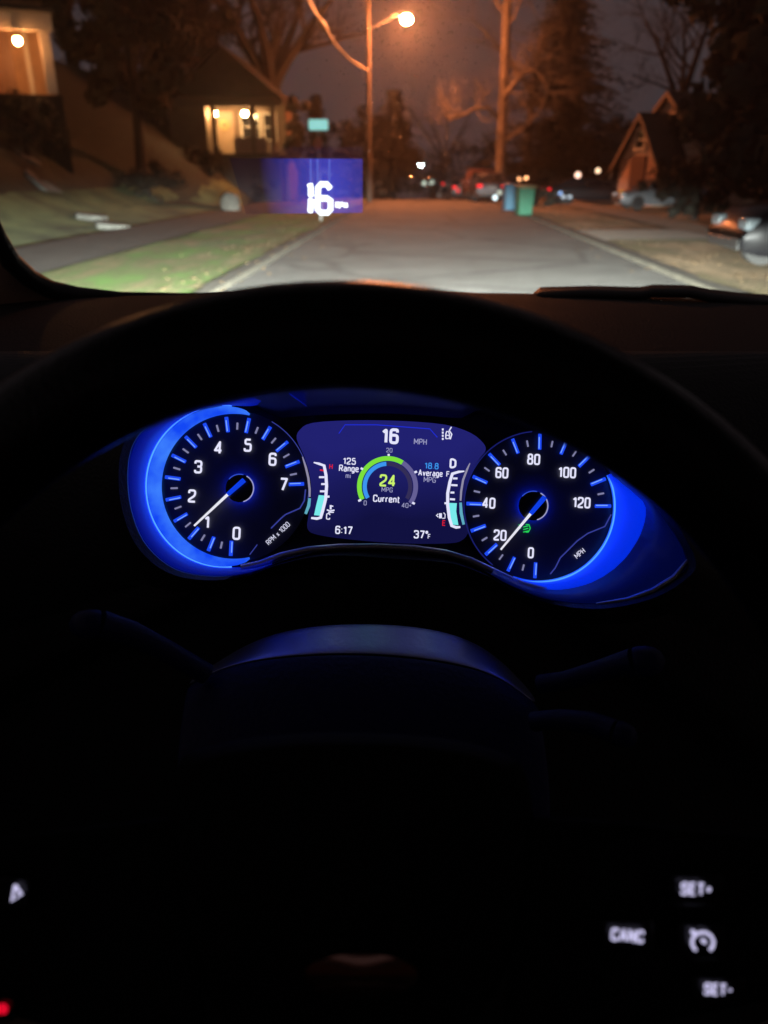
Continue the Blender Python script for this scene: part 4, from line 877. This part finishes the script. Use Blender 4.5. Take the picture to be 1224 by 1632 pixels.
T('125', 557, 735, 9.5, E_t, bold=.45); T('Range', 556, 746.5, 9.5, E_t, bold=.45, sx=.9); T('mi', 555, 758, 7.5, E_tg)
T('18.8', 688, 742.5, 9, E_blue, bold=.3); T('Average', 686, 754, 8.8, E_t, bold=.4, sx=.88); T('MPG', 685, 764.5, 8, E_tg, sx=.95)
T('D', 722, 738.5, 13.5, E_t, bold=1.2); T('F', 714, 755.5, 8, E_t, bold=.4); T('H', 527.5, 743.5, 7.5, E_redt, bold=.3); T('C', 523, 823, 9, E_t, bold=.5); T('E', 707.5, 833.5, 8, E_redt, bold=.3)
T('6:17', 548, 845, 11.5, E_t, bold=.5, sx=.95); T('37°', 671, 852, 11.5, E_t, bold=.5, sx=.95); T('F', 684, 855, 7, E_t, bold=.2)
GC = (617.6, 775.5)
band(*GC, 41.2, 48.6, 207, 58, E_green, scr, 'economy_arc'); band(*GC, 41.2, 48.6, 57.5, -36, emi('arc_grey', lin(112, 106, 165), .8), scr, 'economy_arc_rest')
band(*GC, 33, 39.6, 210, 93, E_blue, scr, 'average_arc'); band(*GC, 33, 39.6, 92, -32, emi('arc_dark', lin(60, 54, 100), .75), scr, 'average_arc_rest')
mb = MB()
for a, b_ in (((619.5, 723.5), (619.5, 726.5)), ((571, 798.5), (575.5, 796.5)), ((657, 801), (661, 803)), ((575, 746), (578.5, 748)), ((660.5, 753), (664.5, 751.5))): stroke(mb, [a, b_], 3.6, .0018)
mb.build('arc_markers', E_t, scr)
mb = MB(); stroke(mb, [(540, 691), (550, 677), (600, 677), (685, 683.5), (697, 697)], 1.5, .0012); mb.build('frame_line', emi('frame_blue', lin(32, 48, 225), .9), scr)
def gaugebar(bar, tk, redtk, fill, ptr, nm_):
    mb = MB(); stroke(mb, bar, [2.0, 4.0]+[4.8]*(len(bar)-4)+[4.4, 3.2], .0018); g = mb.build(nm_, E_t, scr)
    mb = MB(); [stroke(mb, t_, 3.2, .0018) for t_ in tk]; stroke(mb, ptr, 3.4, .002); mb.build('gauge_ticks', E_t, scr)
    if redtk: mb = MB(); stroke(mb, redtk, 2.4, .002); mb.build('hot_tick', E_redt, scr)
    MB().add([CL(x, y, .0012) for x, y in fill], [tuple(range(len(fill)))]).build('gauge_fill', E_cyan, scr, smooth=False, solid=.0002)
gaugebar([(500, 737), (508, 739), (516.5, 742), (519.5, 757), (520.5, 775), (519, 795), (514, 815), (511, 825), (505, 826.5), (496, 825.5)],
         [[(508.5, 760.5), (517, 760.5)], [(512, 771.5), (518, 771.5)], [(510, 783), (518, 783)]], [(510, 749), (516, 750)], [(508, 789), (519.5, 790), (517, 804), (511.5, 822), (500.5, 821), (504, 805)], [(520, 791.5), (525, 791.5)], 'temperature_gauge')
gaugebar([(740, 751), (731, 752), (721, 755), (717, 768), (713.5, 786), (713.5, 805), (716, 825), (720, 838), (727, 840.5), (733.5, 840)],
         [[(722, 762.5), (729, 762.5)], [(719, 773), (729, 773.5)], [(718, 785), (724, 785)], [(717, 795.5), (725, 796)]], None, [(715, 801.5), (728, 802), (727, 815), (730.5, 837), (721, 836), (717, 820)], [(708.5, 802), (713, 802)], 'fuel_gauge')
mb = MB(); stroke(mb, [(527, 805), (527, 812)], 3, .002); stroke(mb, [(527, 806), (531, 807)], 2, .002); stroke(mb, [(521, 812.5), (526, 814.5), (533, 813)], 2.4, .002); stroke(mb, [(523, 816.5), (532, 816.5)], 1.8, .002); mb.build('coolant_icon', E_t, scr)
mb = MB(); stroke(mb, [(702, 818), (702, 826)], 6, .002, 4); stroke(mb, [(707, 817), (709.5, 820), (709, 826), (705, 826)], 1.6, .002); stroke(mb, [(698.5, 819), (695.5, 821.5), (698.5, 824)], 1.8, .002); mb.build('fuel_pump_icon', E_t, scr)
mb = MB(); [stroke(mb, [(705.5, y_), (705.7, y_+3)], 3.0, .002, 5) for y_ in (683, 688, 693, 698)]; stroke(mb, [(719.5, 680.5), (716, 686), (720, 692), (717.5, 700)], 2.2, .002); stroke(mb, [(710.5, 699), (710.5, 692), (712, 687.5), (715, 688), (716.3, 692), (716, 699), (710.5, 699)], 2.0, .002); stroke(mb, [(711, 693.5), (716, 694)], 1.6, .002); mb.build('lane_icon', E_t, scr)
# bezel reflections (drawn as curved glowing bars either side of the screen)
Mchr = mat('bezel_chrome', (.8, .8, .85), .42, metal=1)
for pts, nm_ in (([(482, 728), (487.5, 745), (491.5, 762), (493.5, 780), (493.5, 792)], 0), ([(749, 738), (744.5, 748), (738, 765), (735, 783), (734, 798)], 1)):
    mb = MB(); stroke(mb, pts, [1.5, 3.4, 3.6, 3.6, 3], .004); mb.build('bezel_reflection', emi('bezel_glow', lin(165, 160, 190), .75), clu)
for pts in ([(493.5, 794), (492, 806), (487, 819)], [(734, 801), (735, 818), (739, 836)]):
    mb = MB(); stroke(mb, pts, [4.2, 5.2, 4.2], .004); mb.build('bezel_reflection', emi('bezel_glow_cyan', lin(105, 190, 215), .8), clu)
# lower chrome trim
mb = MB(); tl = [(385, 905), (415, 898), (450, 885), (490, 876), (540, 872), (600, 871), (660, 874), (710, 881), (750, 893), (790, 912), (830, 931), (870, 942)]
mb.tube([CL(x, y, .018) for x, y in tl], .0024, 10); mb.build('lower_trim', Mchr, clu)
mb = MB(); mb.tube([CL(x, y, .044) for x, y in [(1096, 893), (1075, 920), (1040, 942), (1000, 956), (950, 963)]], [.0012, .0022, .0022, .0018, .001], 8); mb.build('edge_trim', Mchr, clu)

# ------------------------------------------------------------------ stalks
def stalk(pts, rs, label, nm_):
    t = thing(nm_, label, 'stalk', P(*pts[0]))
    o0 = Vector(t.location); q = [P(*p)-o0 for p in pts]
    MB().tube(q[:-1], [r_*.8 for r_ in rs[:-1]], 10).build('arm', M_shr, t); a_, b_ = q[-2], q[-1]
    MB().tube([a_+(b_-a_)*f for f in (-.05, 0, .15, .4, .7, .9, 1)], [rs[-2]*g for g in (.5, .78, .86, .86, .75, .5, .1)], 12).build('knob', M_shr, t)
stalk([(330, 1075, .46), (270, 1040, .45), (210, 1010, .44), (160, 995, .43), (110, 995, .425)], [.008, .008, .009, .010, .008], 'turn signal stalk left of the steering column tinted blue for instrument light', 'turn_signal_stalk')
stalk([(860, 1090, .46), (900, 1085, .45), (960, 1068, .44), (1010, 1055, .43), (1060, 1052, .425)], [.007, .007, .008, .010, .008], 'upper stalk right of the steering column tinted blue for instrument light', 'wiper_stalk')
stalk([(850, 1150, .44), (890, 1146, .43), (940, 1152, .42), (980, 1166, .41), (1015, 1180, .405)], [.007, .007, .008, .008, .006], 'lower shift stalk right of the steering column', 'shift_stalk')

# ------------------------------------------------------------------ steering wheel
DWH = .2626; WO = P(540, 1400, DWH); WM = Matrix.Translation(WO) @ CROT
sw = thing('steering_wheel', 'black leather steering wheel in front of the instrument cluster', 'steering wheel', matrix=WM)
def WL(px, py, dz=0):
    D = DWH-dz; return Vector(((px-612)/F*D, (816-py)/F*D, -D))-Vector(((540-612)/F*DWH, (816-1400)/F*DWH, -DWH))
rows = []
for i in range(120):
    a = 2*math.pi*i/120; c_ = Vector((math.cos(a), math.sin(a), 0)); rows.append([c_*(.185+.0183*math.cos(2*math.pi*k/20))+Vector((0, 0, .0165*math.sin(2*math.pi*k/20))) for k in range(20)])
rows.append(rows[0]); MB().grid(rows, True).build('rim', M_leather, sw)
M_pad = mat('pad_vinyl', (.006, .006, .006), .8, spec=.15)
# hub pad
pad = [(280, 1230), (330, 1190), (440, 1172), (560, 1168), (680, 1174), (790, 1196), (840, 1240), (850, 1400), (800, 1560), (720, 1660), (560, 1700), (400, 1660), (320, 1560), (270, 1400)]
PS = smooth_closed(pad, 4); pc = Vector((560, 1420))
MB().grid([[WL(p.x, p.y, -.045) for p in PS], [WL(p.x, p.y, -.004) for p in PS], [WL(*(pc+(p-pc)*.93), .004) for p in PS], [WL(*(pc+(p-pc)*.6), .012) for p in PS], [WL(*(pc+(p-pc)*.02), .014) for p in PS]], True).build('hub_pad', M_pad, sw)
for pts in ([(840, 1300), (1000, 1310), (1200, 1330), (1400, 1340), (1400, 1560), (1200, 1600), (1000, 1640), (800, 1640)], [(290, 1300), (120, 1320), (-60, 1340), (-280, 1350), (-280, 1560), (-60, 1600), (100, 1640), (330, 1640)]):
    MB().add([WL(x, y, z) for z in (-.012, .002) for x, y in pts], [tuple(reversed(range(8))), tuple(range(8, 16))]+[(i, (i+1) % 8, (i+1) % 8+8, i+8) for i in range(8)]).build('spoke', M_pad, sw, bevel=.004)
E_btn = emi('button_print', lin(215, 210, 250), .95); sw_s = DWH/F
def wtext(b_, x, y, h, par, **k): return text(b_, x, y, h, E_btn, par, 'lettering', frame=WL, sc=sw_s, dz=.0075, **k)
def button(x, y, hw_, hh_, nm_='button'):
    pts = [(x-hw_, y-hh_), (x+hw_, y-hh_), (x+hw_, y+hh_), (x-hw_, y+hh_)]
    b_ = MB().add([WL(a, c, z) for z in (.0035, .006) for a, c in pts], [(3, 2, 1, 0), (4, 5, 6, 7)]+[(i, (i+1) % 4, (i+1) % 4+4, i+4) for i in range(4)]).build(nm_, M_leather, sw, bevel=.001); return b_
b1 = button(1110, 1418, 42, 26); wtext('SET+', 1110, 1417, 17, b1, bold=1.2, sx=.9, roll=R(-2))
b2 = button(1000, 1491, 42, 26); wtext('CANC', 1000, 1491, 17, b2, bold=1.2, sx=.86, roll=R(-5))
b3 = button(1118, 1500, 38, 30); mb = MB()
mb.tube([WL(1120+17*math.cos(R(a)), 1502-16*math.sin(R(a)), .0075) for a in range(-50, 231, 14)], 2.4*sw_s, 6)
mb.tube([WL(1120, 1502, .0075), WL(1123, 1498, .0075)], 4*sw_s, 6); mb.tube([WL(1103, 1484, .0075), WL(1107, 1488, .0075)], 3.5*sw_s, 6); mb.build('cruise_icon', E_btn, b3)
b4 = button(1146, 1580, 44, 24); wtext('SET-', 1145, 1577, 16, b4, bold=1.2, sx=.9, roll=R(-3))
b5 = button(22, 1424, 26, 26); MB().tube([WL(*q, .0075) for q in ((24, 1411), (34, 1425), (19, 1436), (24, 1411))], 2.6*sw_s, 6).build('arrow_icon', E_btn, b5)
b6 = button(0, 1608, 24, 20); MB().ball(WL(4, 1608, .0072), 9*sw_s, 12, 6, (1, 1, .2)).build('phone_icon', emi('icon_red', lin(235, 12, 45), .9), b6)
# badge plate on the pad
bd = [(575+95*math.cos(R(a)), 1555-38*math.sin(R(a))) for a in range(0, 360, 12)]
MB().grid([[WL(x, y, .010) for x, y in bd], [WL(575+(x-575)*.96, 1555+(y-1555)*.93, .0165) for x, y in bd], [WL(575+(x-575)*.3, 1555+(y-1555)*.3, .0185) for x, y in bd], [WL(575+(x-575)*.01, 1555+(y-1555)*.01, .0188) for x, y in bd]], True).build('badge', mat('badge_metal', (.45, .25, .2), .16, metal=1), sw)

# ------------------------------------------------------------------ haze
hz = MB().box((0, 110, 12), (420, 330, 50)).build('haze', mat('tmp', (1, 1, 1)), smooth=False); hz['kind'] = 'stuff'
hm_ = bpy.data.materials.new('haze'); hm_.use_nodes = True; n = hm_.node_tree; n.nodes.remove(n.nodes['Principled BSDF']); v = n.nodes.new('ShaderNodeVolumePrincipled')
v.inputs['Density'].default_value = .0016; v.inputs['Anisotropy'].default_value = .78; v.inputs['Color'].default_value = (.85, .85, .85, 1)
n.links.new(v.outputs[0], n.nodes['Material Output'].inputs['Volume']); hz.data.materials.clear(); hz.data.materials.append(hm_)
